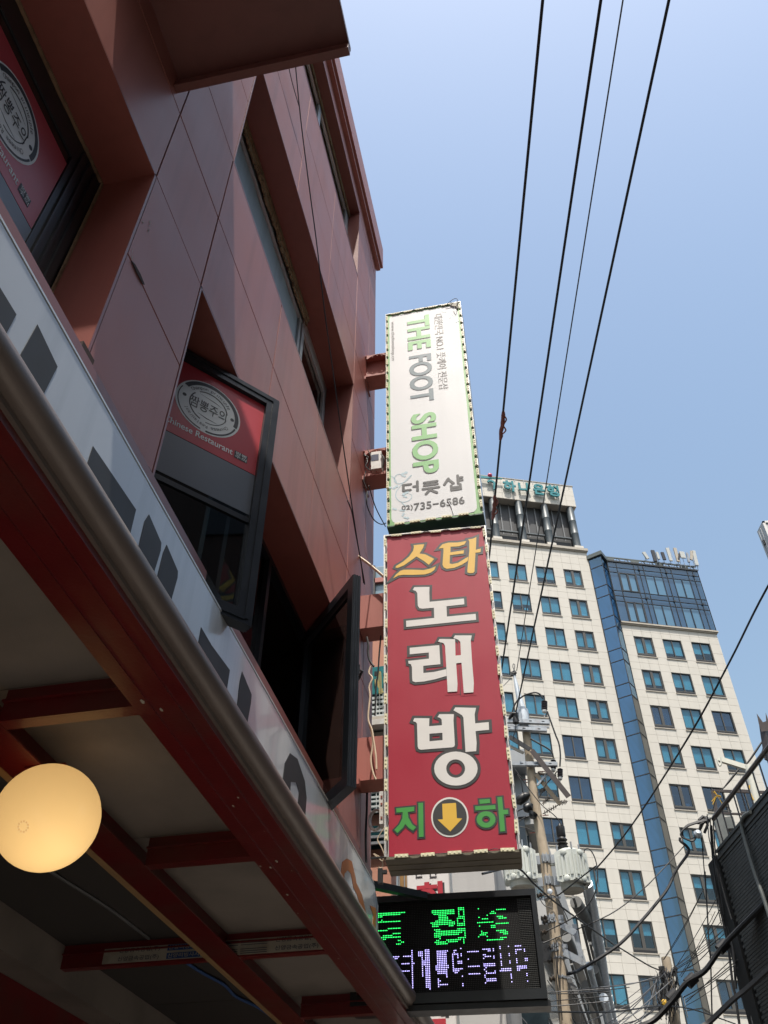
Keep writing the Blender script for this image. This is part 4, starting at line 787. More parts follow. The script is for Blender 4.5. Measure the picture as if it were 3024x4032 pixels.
def window(x,z,thick,r,c):
    w_=inst(FM[thick],'window',tw,(x,0,z))
    inst(SM,'window_sill',w_); inst(BM_,'sill_strip',w_)
    deep=rnd.random()<.12
    if (r,c)in((6,4),(6,5),(6,6)): deep=True
    for h in (0,1): inst(PM[1 if deep else 0][h],'pane',w_)
    base=rnd.choice([1,.95,.85,.8,.7,.6,.5]) if r<8 else rnd.choice([.35,.45,.55,.6,.9])
    if (r,c)in((6,4),(6,5),(6,6)): base=0.0
    for h in (0,1):
        d=round(max(0,min(1,base+rnd.choice([0,0,0,-.06,.08]))),2)
        if d<.05: continue
        if (h,d) not in BL: BL[(h,d)]=blindmesh(h,d)
        inst(BL[(h,d)],'blind',w_)
    if base<.7 and rnd.random()<.6: inst(lightm,'ceiling_light',w_)
    if rnd.random()<.12: inst(paperm,'taped_paper',w_)
    return w_
for r in range(14):
    for c,(a,b) in enumerate(Lw):
        window(a,tops[r],1 if c==4 else 0,r,c-1)
for r in range(2,14):
    for c,(a,b) in enumerate(Rw): window(a,tops[r],1 if c==0 else 0,r,c+4)
# cornice, colonnade and parapet band of the left block
zc0,zc1=zf(43.68),zf(44.0)
lbuild(lbox(lbox(MB(),XL0-.1,XL1+.12,-.22,.5,zc0+.12,zc1-.02),XL0-.05,XL1+.06,-.12,.5,zc0,zc0+.118),'cornice','ledge')
zb0,zb1=zf(48.40),zf(50.55)
lbuild(lbox(MB(),XL0,XL1-.06,.03,3.0,zb0+.005,zb1),'parapet_core','seam')
bt=MB(); nx=15
for i in range(nx):
    a=XL0+(XL1-.06-XL0)*i/nx; b=XL0+(XL1-.06-XL0)*(i+1)/nx
    for q in range(4): lbuild(lbox(MB(),a+gap,b-gap,random.uniform(-.004,.004),.029,zb0+(zb1-zb0)*q/4+gap,zb0+(zb1-zb0)*(q+1)/4-gap),'stone_tile','stone')
lbuild(lbox(MB(),XL0-.05,XL1,-.05,3.05,zb1+.002,zb1+.10),'parapet_cap','ledge')
lbuild(lbox(MB(),XL0,XL1-.06,-.0,3.0,zb0-.06,zb0),'parapet_soffit','ledge')
lb_=MB()
for i in range(10): a=XL1-.5-i*1.03; lbox(lb_,a,a+.05,-.07,-.055,zb1-.35,zb1+.13)
lbuild(lb_,'lightning_rod','steel')
colx=[-6.15*K,-4.08*K,-2.02*K,.03*K,2.12*K]
for x in colx:
    lbuild(MB().lathe((x,.42,zf(44.28)),[(.40,0),(.40,.02),(.40,1.9),(.41,1.92),(.40,1.94),(.40,3.7),(.41,3.72),(.40,3.74),(.40,zb0-.07-zf(44.28))],20),'column','colm',smooth=True)
    lbuild(lbox(MB(),x-.48,x+.46,-.05,.9,zc1,zf(44.30)),'column_base','stone')
# recessed louvre screen, posts, transom
zl0,zl1=zf(44.75),zb0-.08
xs=[XL0+.2]+colx+[XL1]
for i in range(len(colx)-1):
    a,b=colx[i]+.0,colx[i+1]
    for q in range(3):
        x0=a+(b-a)*q/3; x1=a+(b-a)*(q+1)/3
        lbuild(lbox(MB(),x0+.05,x1-.05,.95,1.0,zl0,zl1),'louvre_panel','louv')
        lbuild(lbox(MB(),x1-.06,x1+.06,.82,.95,zc1,zl1),'louvre_post','louvp')
    lbuild(lbox(MB(),a+.5,b-.5,.30,.55,zf(45.15),zf(45.25)),'transom','colm')
    lbuild(lbox(MB(),a+.5,b-.5,.72,.78,zf(44.35),zf(45.15)),'louvre_panel','louv')
# glass oriel strip
ox0,oxa,ox1=2.62*K,3.31*K,4.0*K; oo=.66*K; zt=zf(43.0)
zs=[59.56]; z=59.56
for i in range(40):
    z-= 1.28 if i%2==0 else 2.455
    if i==0: z=58.28
    zs.append(z)
    if z<0: break
zs=[59.56]
while zs[-1]>0:
    zs.append(zs[-1]-1.28); zs.append(zs[-1]-2.47)
for i in range(len(zs)-1):
    za,zb_=zs[i],max(zs[i+1],0)
    if zb_>=za: continue
    lbuild(MB().add([(ox0,-.02,zb_+.03),(oxa,-oo,zb_+.03),(oxa,-oo,za-.03),(ox0,-.02,za-.03)],[(0,1,2,3)]),'oriel_pane','curtain')
    lbuild(MB().add([(oxa,-oo,zb_+.03),(ox1,-.02,zb_+.03),(ox1,-.02,za-.03),(oxa,-oo,za-.03)],[(0,1,2,3)]),'oriel_side_panel','curtain' if i<9 else 'sideg')
om=MB()
def lbeam(mb,p,q,w_,h): return mb.beam(p,q,w_,h)
for z in zs[:-1]:
    if z>0: om.beam((ox0,-.02,z),(oxa,-oo-.02,z),.07,.07); om.beam((oxa,-oo-.02,z),(ox1,-.02,z),.07,.07)
om.tube([(ox0+.02,-.03,0),(ox0+.02,-.03,zt)],.055,4); om.tube([(oxa,-oo-.015,0),(oxa,-oo-.015,zt)],.04,4); om.tube([(ox1-.02,-.03,0),(ox1-.02,-.03,zt)],.055,4)
lbuild(om,'oriel_mullion','anthra')
lbuild(MB().prism([(ox0-.15,-.1),(oxa,-oo-.28),(ox1+.15,-.1),(ox1+.15,.4),(ox0-.15,.4)],(0,0,zt),(1,0,0),(0,1,0),(0,0,1),.45),'oriel_cap','band')
lbuild(lbox(MB(),ox0,ox1,.0,.03,0,zt),'oriel_lining','spand')
# curtain-wall box on the upper right
cx=[5.62,6.55,8.43,8.93,9.44,11.32,11.87,12.48,14.28,14.86,15.44]; rz=[59.53,58.86,58.2,55.83,55.17,54.51,52.06]
for i in range(len(cx)-1):
    for k_ in range(len(rz)-1):
        jx=random.uniform(-.003,.003)
        wide=cx[i+1]-cx[i]>1.2 and rz[k_]-rz[k_+1]>1.5
        for a,b in ([(cx[i],(cx[i]+cx[i+1])/2),((cx[i]+cx[i+1])/2,cx[i+1])] if wide else [(cx[i],cx[i+1])]):
            lbuild(MB().add([(a+.03,-.10+jx,rz[k_+1]+.03),(b-.03,-.10-jx,rz[k_+1]+.03),(b-.03,-.10+jx,rz[k_]-.03),(a+.03,-.10-jx,rz[k_]-.03)],[(0,1,2,3)]),'curtain_pane','crown')
            if wide: lbuild(lbox(MB(),a+.05,b-.05,.02,.03,rz[k_+1]+.3*random.random(),rz[k_]-.02),'blind','blind')
gm=MB()
for i,x in enumerate(cx): lbox(gm,x-.024,x+.024,-.15,-.03,rz[-1],rz[0])
for z in rz: lbox(gm,cx[0],cx[-1],-.145,-.035,z-.022,z+.022)
for i in (1,4,7):
    for (a,b) in ((58.2,55.83),(54.51,52.06)): lbox(gm,(cx[i]+cx[i+1])/2-(.10 if i==1 else .03),(cx[i]+cx[i+1])/2+(.10 if i==1 else .03),-.16,-.04,b,a)
for (a,b) in ((58.2,55.83),(54.51,52.06)):
    lbox(gm,cx[1]+.03,cx[1]+.16,-.16,-.04,b,a); lbox(gm,cx[2]-.16,cx[2]-.03,-.16,-.04,b,a); lbox(gm,cx[1]+.16,cx[2]-.16,-.16,-.04,a-.12,a); lbox(gm,cx[1]+.16,cx[2]-.16,-.16,-.04,b,b+.12)
for x in (8.93,11.87,14.86):
    for z in (58.86,55.17): lbox(gm,x-.10,x+.10,-.24,-.151,z-.09,z+.09)
lbuild(gm,'curtain_mullion','anthra')
lbuild(lbox(MB(),cx[0],cx[-1],.05,.06,rz[-1],rz[0]),'curtain_lining','spand')
lbuild(lbox(lbox(MB(),XR0,XR1+.16,-.22,.5,ZTR+.12,52.0),XR0,XR1+.08,-.12,.5,ZTR+.002,ZTR+.118),'cornice','ledge')
lbuild(lbox(MB(),ox1+.16,15.5,-.20,.4,59.56,59.75),'roof_edge','anthra')
tr=MB(); z0,z1=59.80,60.42
tr.beam((XL1+.3,.2,z1),(15.6,.2,z1),.12,.12); tr.beam((XL1+.3,.2,z0),(15.6,.2,z0),.12,.12)
x=5.7; i=0
while x<15.4:
    if i%3==0: lbox(tr,x,x+.9,.15,.2,z0,z1)
    else: tr.beam((x,.2,z0),(x+.45,.2,z1),.06,.06); tr.beam((x+.45,.2,z1),(x+.9,.2,z0),.06,.06)
    x+=.9; i+=1
lbuild(tr,'roof_truss','band')
# rooftop bank lettering, standing off the parapet band
rsg=thing('bank_sign','teal bank lettering with a ball and swoosh emblem on the tower parapet','sign',TW(-2,.3,68.5),TA)
for ch,bx in (('하',(-4.50,67.87,-3.10,69.47)),('나',(-2.80,67.90,-1.48,69.47)),('은',(-1.16,67.90,.14,69.47)),('행',(.38,67.92,1.78,69.55))):
    c=bpy.data.curves.new('t','FONT'); c.body=ch; c.offset=.035; c.extrude=.08
    vs,fs=from_curve(c); x0=min(a.x for a in vs);x1=max(a.x for a in vs);y0=min(a.y for a in vs);y1=max(a.y for a in vs)
    m=MB(); m.add([TW(bx[0]+(a.x-x0)/(x1-x0)*(bx[2]-bx[0]),.34+a.z,bx[1]+(a.y-y0)/(y1-y0)*(bx[3]-bx[1])) for a in vs],fs); m.build('sign_letter','teal',rsg)
e=MB()
sws=[(-7.6,69.20),(-7.0,69.36),(-6.3,69.42),(-5.4,69.50),(-4.55,69.62),(-4.5,69.70),(-4.6,69.72),(-5.3,69.66),(-5.9,69.66),(-6.6,69.76),(-7.2,69.72),(-7.6,69.55)]
flat([sws],TW(0,.28,0),tu,EZ,-ti,ext=.07).build('emblem_swoosh','teal',rsg)
hook=arc(-5.85,68.80,.46,2.9,-.3,16)+[(-5.42,68.2),(-5.50,67.85),(-5.66,67.82)]+arc(-5.88,68.72,.28,-.3,2.6,12)
flat([hook],TW(0,.28,0),tu,EZ,-ti,ext=.07).build('emblem_hook','teal',rsg)
MB().lathe(TW(-5.88,.35,69.97),[(.26*math.sin(PI*i/10),-.26*math.cos(PI*i/10)) for i in range(11)],16).build('emblem_ball','pink',rsg,smooth=True,angle=180)
# antennas on the roof edge
AN=[(10.0,60.35,61.25,.26,'antw',.35,'leaning pale slab antenna at the left end of the roof row'),(10.93,60.15,61.63,.30,'antb',.02,'black slab antenna second from the left on the roof edge'),(11.37,60.5,61.43,.20,'antw',.03,'small pale antenna between the two black slabs'),(11.98,60.5,61.50,.26,'antb',.06,'shorter black slab antenna left of the tall pale one'),(12.69,60.45,62.2,.26,'antw',.02,'tall pale slab antenna with bracket arms on its left'),(13.52,60.45,62.32,.25,'ledge',-.03,'tall tan slab antenna in the middle of the roof row'),(13.72,60.62,61.6,.16,'antb',-.35,'thin black antenna tilted right of the tan one'),(14.2,61.05,61.9,.42,'antw',.02,'broad pale square antenna behind the tilted black one'),(14.74,60.55,61.85,.18,'steel',-.08,'narrow grey antenna right of the square one'),(15.22,60.9,62.2,.22,'ledge',-.28,'tan antenna leaning right near the roof corner'),(15.56,60.25,62.25,.28,'antw',-.06,'tall pale slab antenna at the right roof corner')]
for i,(s_,z0,z1,wd,m,tilt,lb) in enumerate(AN):
    a=thing('antenna',lb,'antenna',TW(s_,.2,60.0),TA,group='antennas on the tower roof')
    c=TW(s_,.30,(z0+z1)/2); ax=(EZ+tu*(-tilt)).normalized(); wd*=1.3; sx=(tu-ax*tu.dot(ax)).normalized(); ny=ax.cross(sx)
    b=MB().obox(c,sx*wd/2,ny*.07,ax*(z1-z0)/2); b.obox(c+ax*((z1-z0)/2+.015),sx*wd*.42,ny*.05,ax*.015); b.build('shell',m,a)
    MB().tube([TW(s_+.05,.12,59.7),c-ny*-.12+ax*(z1-z0)*.35],.03,6).build('mast','steel',a)
    b=MB()
    for f_ in (-.3,.3): b.beam(c+ax*(z1-z0)*f_,c+ax*(z1-z0)*f_+ti*.2,.04,.04)
    b.beam(TW(s_-.25,.15,60.3),TW(s_+.25,.15,60.2),.03,.03); b.build('clamp','steel',a)
t_=thing('whip_antenna','thin whip antenna between the two tall slabs on the tower roof','antenna',TW(13.1,.2,60),TA)
MB().tube([TW(13.25,.2,60.2),TW(13.05,.2,61.6),TW(12.95,.2,62.6)],[.03,.025,.015],5).build('rod','steel',t_); MB().beam(TW(13.0,.2,61.6),TW(13.4,.2,62.1),.03,.03).beam(TW(13.05,.2,61.4),TW(12.7,.2,61.0),.03,.03).build('stay','steel',t_)

# ================================================================= utility pole with transformers
YP=21.0
def pe(x,y,Y=YP): return at(*zc(cE,x,y),Y=Y)
def pf_(x,y,Y=YP): return at(*zc(cF,x,y),Y=Y)
base=pf_(985,2150); up_=thing('utility_pole','tan concrete utility pole with a pale steel top right of the crimson sign','utility pole',(base.x,base.y,0))
MPP=lambda p:(p-CAM).dot(fw)/FPX
cpts=[(pe(472,750),95*.3618),(pe(560,1480),108*.3618),(pf_(725,150),132*.3309),(pf_(860,1100),150*.3309),(pf_(985,2150),168*.3309)]
pts=[c for c,_ in cpts]; rr_=[w_*MPP(c)/2*.93 for c,w_ in cpts]
pts.append(Vector((pts[-1].x,pts[-1].y,0))); rr_.append(rr_[-1]*1.15)
MB().tube(pts,rr_,18).build('shaft','conc',up_,smooth=True)
tp=[(pe(345,165),26),(pe(378,320),50),(pe(425,520),80)]
MB().tube([c for c,_ in tp],[w_*.3618*MPP(c)/2 for c,w_ in tp],14).tube([pe(432,545),pe(440,600),pe(445,690),pe(455,745)],[.155,.165,.160,.158],14).build('steel_top','pwhite',up_,smooth=True)
MB().tube([pe(345,165),pe(345,120)],.05,8).tube([pe(318,150)-EY*.03,pe(372,140)-EY*.03],.03,6).obox(pe(325,150),(.05,0,0),(0,.05,0),(0,0,.05)).build('top_clamp','black',up_)
hk=[pe(345,110),pe(330,70),pe(335,40),pe(350,50),pe(345,100)]
MB().tube(smoothpts(hk),.012,5).build('top_loop','greywire',up_)
def arm(a,b,m='steel',w_=.11,h=.11,Y=YP,dy=-.19,slots=True,nm='crossarm'):
    p,q=pe(*a,Y),pe(*b,Y); p=p+EY*dy; q=q+EY*dy
    o=MB().beam(p,q,w_,h).build(nm,m,up_)
    if slots:
        s_=MB(); n_=max(2,int((q-p).length/.32))
        for i in range(n_):
            c=p.lerp(q,(i+.5)/n_); d=(q-p).normalized(); s_.obox(c-EY*(w_/2+.002),d*.035,EY*.002,EZ*.012)
        s_.build('arm_slot','black',o)
    return o
arm((60,690),(735,718)); arm((60,770),(705,800),h=.09); arm((60,1165),(820,1172),h=.10)
arm((60,655),(720,690),dy=.19,w_=.05,h=.05,slots=False)
b=MB(); p,q=pe(545,1040)-EY*.30,pe(945,1545)-EY*.30; b.beam(p,q,.016,.13).beam(p+EY*.07+EZ*.07,q+EY*.07+EZ*.07,.13,.016); b.build('angle_brace','railm',up_)
MB().beam(pe(300,872)-EY*.2,pe(525,1012)-EY*.2,.05,.11).build('angle_brace','black',up_)
MB().beam(pe(585,1260)-EY*.1,pe(845,1585)-EY*.1,.03,.10).build('angle_brace','conc',up_); MB().beam(pe(300,955)-EY*.1,pe(450,1030)-EY*.1,.04,.07).build('angle_brace','ledge',up_)
MB().beam(pe(600,1390)-EY*.15,pe(715,1255)-EY*.15,.05,.05).build('angle_brace','steel',up_)
def insul(x,y0,y1,w_,nm='insulator',Y=YP,dy=-.15,parent=None):
    p,q=pe(x,y0,Y)+EY*dy,pe(x,y1,Y)+EY*dy; d=(q-p); L_=d.length; r=w_*.3618*MPP(p)/2; pr=[(r*.3,0)]
    k=5
    for i in range(k):
        z=L_*(.06+.72*i/k); dz=L_*.72/k; pr+=[(r*.62,z),(r,z+dz*.35),(r,z+dz*.6),(r*.6,z+dz*.8)]
    o=MB().lathe(p,pr+[(r*.6,L_*.8)],14,d).build(nm,'porc',parent or up_,smooth=True)
    MB().lathe(p+d*.8,[(r*.72,0),(r*.8,L_*.1),(r*.6,L_*.2),(r*.15,L_*.21),(r*.13,L_*.6)],12,d).build('insulator_base','plas',o,smooth=True)
insul(677,470,600,68); insul(775,1110,1240,60); insul(848,1205,1330,62)
cp=MB()
for q in ([(300,690),(330,640),(370,640),(380,700),(350,740)],[(350,625),(365,690),(375,735)]): cp.tube([pe(*a)-EY*.25 for a in q],[.03,.07,.08,.06,.03][:len(q)],8)
cp.build('cable_clamp','black',up_,smooth=True)
for q in ([(360,1580),(400,1570),(470,1520),(520,1495)],[(455,1670),(480,1655),(520,1630),(545,1600)],[(520,1740),(545,1730),(560,1700)]):
    MB().tube([pe(*a)-EY*.2 for a in q],[.05,.12,.12,.04][:len(q)],10).build('cable_boot','black',up_,smooth=True)
for a,b_ in (((620,1430),(690,1398)),((650,1560),(735,1495)),((655,1672),(820,1578)),((820,1560),(925,1535)),((700,1250),(600,1220))):
    m=MB(); p,q=pe(*a),pe(*b_); m.tube([p,q],.012,5); k=7
    for i in range(1,k): m.obox(p.lerp(q,i/k),((q-p).normalized())*.012,EY*.04,EZ*(.045 if i%2 else .025))
    m.build('strain_string','tangle',up_)
def bandp(c,r,h,m='steel',bolts=True):
    b=MB().lathe(c-EZ*h/2,[(r,0),(r,h)],16)
    for s_ in (-1,1): b.obox(c+EX*s_*(r+.05)-EY*.05,(.06,0,0),(0,.012,0),(0,0,h/2)); b.obox(c+EX*s_*(r*.3)-EY*(r+.03),(.012,0,0),(0,.05,0),(0,0,h/2))
    return b.build('pole_band',m,up_)
for (x,y,h) in ((750,265,.20),(785,525,.20)): c=pf_(x,y); bandp(c,rr_[2]*1.10,h)
for (x,y,h) in ((830,960,.10),(838,1010,.05),(875,1300,.08),(880,1350,.05),(905,1440,.04),(935,1670,.05),(800,725,.04)):
    c=pf_(x,y); bandp(c,rr_[3]*1.07,h)
for x,y in ((740,960),(735,1130),(790,1310),(815,1460),(840,1680),(690,690),(760,1000),(770,1340)):
    c=pf_(x,y)-EY*.05
    MB().lathe(c,[(.02,-.09),(.07,-.06),(.03,-.02),(.07,.02),(.03,.05),(.02,.09)],8,(1,.2,.3)).build('spool_insulator','tangle',up_,smooth=True)
for x,y,L_ in ((600,1215,.2),(440,1302,.16),(470,1330,.1),(655,1690,.14),(515,1880,.2),(640,1395,.12)): c=pe(x,y); MB().tube([c,c+EX*L_],.012,5).build('step_bolt','copper',up_)
MB().obox(pf_(752,1360)-EY*.05,(.10,0,0),(0,.07,0),(0,0,.20)).build('meter_box','black',up_)
MB().beam(pf_(940,1050)-EY*.1,pf_(1110,1150)-EY*.1,.04,.14).beam(pf_(970,1375)-EY*.1,pf_(1190,1490)-EY*.1,.04,.14).beam(pf_(1090,1010)+EY*.1,pf_(1185,1500)+EY*.1,.06,.10).build('side_frame','steel',up_)
mm=MB().lathe(pf_(810,680)-EY*.2,[(.0,.0),(.06,.01),(.06,.05),(0,.06)],10,(0,-1,0)); mm.build('bolt_cap','duct',up_,smooth=True)
sh=[pf_(1030,1720),pf_(1060,1760),pf_(1100,1790),pf_(1080,1850),pf_(1110,1890)]
m=MB().tube([a-EY*.1 for a in sh],.05,7)
for k in range(5): m.obox(pf_(1045+18*k,1730+35*k)-EY*.16,(.05,0,0),(0,.04,0),(0,0,.03))
m.build('splice_block','greywire',up_,smooth=True)
def xform(cx,ytop,ybot,rpx,label,fins):
    T_=pf_(cx,ybot); B=pf_(cx,ytop); r=rpx*.3309*MPP(T_); hgt=(B.z-T_.z); c=Vector((T_.x,T_.y,T_.z))
    t=thing('transformer',label,'transformer',c,group='pole transformers')
    MB().lathe(c,[(r*.93,0),(r,.05),(r,hgt-.10),(r*1.04,hgt-.09),(r*1.04,hgt-.03),(r*.9,hgt+.02),(r*.3,hgt+.06),(0,hgt+.065)],28).build('tank','tank',t,smooth=True)
    MB().lathe(c-EZ*.012,[(0,0),(r*.9,0),(r*.93,.012)],28).build('tank_bottom','tbot',t,smooth=True)
    for a in fins:
        d=Vector((math.cos(a),math.sin(a),0)); s_=Vector((-d.y,d.x,0)); cc=c+d*(r+.075)+EZ*(hgt*.52); hw=.235; hh=hgt*.36
        b=MB().prism([(-hw,-hh),(-hw*.6,-hh*1.12),(hw*.6,-hh*1.12),(hw,-hh),(hw,hh),(hw*.6,hh*1.12),(-hw*.6,hh*1.12),(-hw,hh)],cc-d*.085,s_,EZ,d,.10)
        for k in (-.6,-.2,.2,.6): b.obox(cc+d*.028+s_*(hw*k),s_*.028,d*.012,EZ*hh*.72)
        o=b.build('radiator','tank',t)
        kb=MB()
        for z in (-hh*.95,hh*.95): kb.lathe(cc+EZ*z+d*.014,[(.075,0),(.075,.035),(.05,.05),(0,.05)],12,d)
        kb.build('radiator_knob','tank',o,smooth=True)
    tp_=c+EZ*(hgt+.04)+EX*(-r*.35)
    bs=MB().lathe(tp_,[(.05,0),(.12,.02),(.13,.10),(.08,.13),(.13,.17),(.08,.22),(.13,.26),(.09,.32),(.11,.36),(.11,.58),(.05,.60),(.03,.66)],14); bs.build('bushing','black',t,smooth=True)
    for a in (-2.6,-1.2,-.2): MB().tube([c+Vector((math.cos(a),math.sin(a),0))*r*1.02+EZ*(hgt-.02),c+Vector((math.cos(a),math.sin(a),0))*r*1.02+EZ*(hgt+.14)],.022,6).build('lifting_lug','steel',t)
    sgn=-1 if cx>750 else 1
    for z in (.24,.78): MB().beam(c+EX*sgn*r*.9+EZ*hgt*z,c+EX*sgn*(r+.34)+EZ*hgt*z,.10,.16).build('hanger','tank',t)
    return t
xform(1080,165,625,140,'pale green grey pole transformer hanging right of the concrete pole',(-1.85,-.75,.6))
xform(480,145,600,150,'pale grey pole transformer partly hidden by the crimson sign corner',(-2.0,-1.05,-3.0))
def pw(lb,pts,r=.018,m='wire',c=cE,Y=YP,dy=-.25,nm='jumper_cable',n=6):
    q=smoothpts([at(*zc(c,x,y),Y=Y)+EY*dy for x,y in pts]); return tag(MB().tube(q,r,n).build(nm,m,None,smooth=True),lb,'cable')
pw('jumper cable arching over the pole top to the upper brown insulator',[(330,640),(350,560),(390,490),(455,440),(520,415),(590,405),(640,430),(662,470)],.022)
pw('jumper cable dropping from the upper insulator to the lower right one',[(712,610),(750,720),(800,860),(838,960),(853,1080),(848,1205)],.022)
pw('jumper cable sloping from the pole to the middle insulator',[(530,905),(600,945),(700,1000),(760,1050),(778,1110)],.022)
pw('short black lead below the left cable clamp',[(372,735),(370,800),(345,880)],.014)
pw('thin earth wire slanting across the pole down to the right transformer bushing',[(350,1215),(500,1430),(650,1620),(760,1710),(830,1780),(875,1860),(885,1920)],.012)
pw('black lead looping left of the pole above the cable boots',[(385,1290),(420,1350),(440,1420),(448,1490)],.016)
pw('black lead from the lower left cable boot behind the sign',[(390,1690),(430,1670),(470,1655)],.016)
pw('black lead from the last cable boot behind the sign',[(405,1800),(450,1770),(530,1740)],.014)
pw('black lead crossing behind the pole to the lower insulator',[(630,1530),(700,1400),(760,1330),(820,1255)],.014)
pw('thin lead hanging from the step bolts beside the sign',[(410,1855),(480,1870),(530,1890),(580,1910)],.010)
pw('grey lead looping from the right transformer down over the tower windows',[(1212,225),(1225,185),(1270,180),(1320,240),(1360,360),(1372,520),(1340,700),(1250,850),(1130,960),(1000,1040),(880,1100),(770,1150)],.014,'wire',cF)
pw('grey lead falling straight from the transformer lead to the window below',[(1358,330),(1362,400),(1380,540),(1390,630)],.010,'greywire',cF)
pw('black cable wrapped round the pole under the transformers',[(690,690),(760,740),(850,730),(920,800),(960,880),(1000,960),(1030,1030)],.012,'wire',cF)
pw('second black cable wrapped round the pole under the transformers',[(720,740),(700,780),(750,850),(830,880)],.010,'wire',cF)
for i,(q,lb) in enumerate(([(900,760),(960,850),(985,980)],'thin lead behind the pole beside the side frame'),) if False else ():
    pass
pw('black lead running down the right side of the concrete pole',[(880,1250),(900,1450),(905,1650),(930,1800),(940,2000),(960,2210)],.010,'wire',cF,dy=-.30)
pw('black lead running down the left side of the concrete pole',[(860,1250),(870,1400),(895,1600),(890,1750),(915,1900),(920,2210)],.010,'wire',cF,dy=-.30)
pw('coiled black cable loop hanging right of the concrete pole',[(1110,1890),(1090,1920),(1085,1970),(1110,1985),(1125,1950),(1100,1915),(1060,1870),(1040,1900)],.012,'wire',cF)
pw('wide black cable loop hanging right of the concrete pole',[(1010,1690),(1080,1700),(1160,1780),(1200,1880),(1190,1960),(1140,1975),(1120,1930)],.010,'wire',cF)
# ================================================================= second pole and its tangle
Y2=30.0
def pd(x,y,Y=Y2): return at(*zc(cD,x,y),Y=Y)
b2=pd(925,1071); p2=thing('tangled_pole','shorter concrete pole wrapped in a tangle of wires in front of the oriel strip','utility pole',(b2.x,b2.y,0))
t2=pd(848,545); r2=37*MPP(t2)/2
MB().tube([t2,pd(880,720),b2,Vector((b2.x,b2.y,0))],[r2*.95,r2*1.0,r2*1.1,r2*1.3],16).build('shaft','conc',p2,smooth=True)
tg=MB(); rd=random.Random(3)
for i in range(46):
    y0=rd.uniform(620,760); x0=rd.uniform(815,930); q=[(x0,y0)]
    for k in range(4): q.append((q[-1][0]+rd.uniform(-22,26),q[-1][1]+rd.uniform(40,100)))
    tg.tube(smoothpts([pd(*a,Y2-.35-rd.random()*.25) for a in q],3),rd.choice((.008,.012,.02)),4)
for i in range(10):
    c=pd(rd.uniform(800,940),rd.uniform(625,700),Y2-.4); tg.obox(c,(rd.uniform(.03,.09),0,0),(0,.06,0),(0,0,rd.uniform(.03,.07)))
tg.build('wire_tangle','wire',p2,kind='stuff')
tg=MB()
for i in range(26):
    y0=rd.uniform(640,860); x0=rd.uniform(760,940); q=[(x0,y0)]
    for k in range(3): q.append((q[-1][0]+rd.uniform(-18,24),q[-1][1]+rd.uniform(30,80)))
    tg.tube(smoothpts([pd(*a,Y2-.5-rd.random()*.2) for a in q],3),rd.choice((.008,.012)),4)
tg.build('grey_wire_tangle','greywire',p2,kind='stuff')
for a,b_,nm,m in (((985,858),(1022,1018),'equipment_box','plas'),((800,760),(850,830),'splice_case','antw'),((760,760),(800,880),'splice_case','greywire')):
    p,q=pd(*a,Y2-.3),pd(*b_,Y2-.3); MB().box(min(p.x,q.x),max(p.x,q.x),Y2-.45,Y2-.25,min(p.z,q.z),max(p.z,q.z)).build(nm,m,p2)
MB().lathe(pd(838,903,Y2-.55),[(0,-.10),(.08,-.08),(.10,0),(.08,.08),(0,.10)],12,(0,1,0)).build('yellow_reflector','yellow',p2,smooth=True)
# ================================================================= overhead cables towards the camera
def sky_wire(lb,a,b,r,m='wire',grp=None,sag=.0):
    """a: photo px at the pole distance, b: photo px nearer to the camera and its height"""
    P=at(a[0],a[1],Y=a[2]); Q=at(b[0],b[1],Z=b[2]); e=Q+(Q-P)*1.2; mid=[P.lerp(e,i/14)-EZ*sag*math.sin(PI*i/14) for i in range(15)]
    return tag(MB().tube(mid,r,6).build('power_cable',m,None,smooth=True),lb,'cable',grp)
zpole=pe(350,610).z
sky_wire('leftmost thick power cable crossing the sky, with red brown tape',(1862,2830,21),(2137,0,),.034) if False else None
L1=[(2137,0),(2058,760),(1985,1640),(1915,2310),(1855,2880)]
def cable_fit(lb,p0,p1,r,z1,m='wire'):
    A=at(*p0,Y=21); B=at(*p1,Z=z1); E_=A+(B-A)*1.25
    o=MB().tube([A.lerp(E_,i/20) for i in range(21)],r,8).build('power_cable',m,None,smooth=True); tag(o,lb,'cable','thick power cables overhead'); return A,B
A1,B1=cable_fit('leftmost thick power cable across the sky, with red brown tape on it',(1868,2800),(2137,0),.020,zpole-.5)
A2,B2=cable_fit('middle thick power cable across the sky, passing in front of the bank lettering',(1942,2860),(2366,0),.020,zpole-.4)
A3,B3=cable_fit('rightmost thick power cable across the sky, ending at the pole clamp',zc(cE,352,612),(2634,0),.020,zpole-.3)
A4=pe(372,112); B4=at(2453,0,Z=A4.z-.4); tag(MB().tube([A4.lerp(A4+(B4-A4)*1.25,i/16) for i in range(17)],.012,5).build('guard_wire','greywire',None,smooth=True),'thin wire across the sky down to the pole tip','cable')
tag(MB().tube([pe(305,195),pe(270,235),pe(232,275),pe(120,370)],.010,5).build('stay_wire','greywire',None),'thin stay wire from the pole tip towards the crimson sign','cable')
def lashing(p,q,lb):
    # a taped patch on the first cable between two picture heights
    d=(B1-A1).normalized(); P=onpl(*p,A1,(d.cross(EX)).normalized()); Q=onpl(*q,A1,(d.cross(EX)).normalized())
    P=A1+d*(P-A1).dot(d); Q=A1+d*(Q-A1).dot(d); L_=(Q-P)
    s=[P+L_*i/8+Vector((random.uniform(-.012,.012),0,random.uniform(-.012,.012))) for i in range(9)]
    tag(MB().tube(s,[.025,.038,.034,.042,.035,.040,.034,.038,.025],8).tube(smoothpts([P+L_*.1,P+L_*.3+EX*.07,P+L_*.5+EX*.03,P+L_*.7+EX*.08,P+L_*.85]),.014,5).build('cable_tape','copper',None,smooth=True),lb,'cable tape')
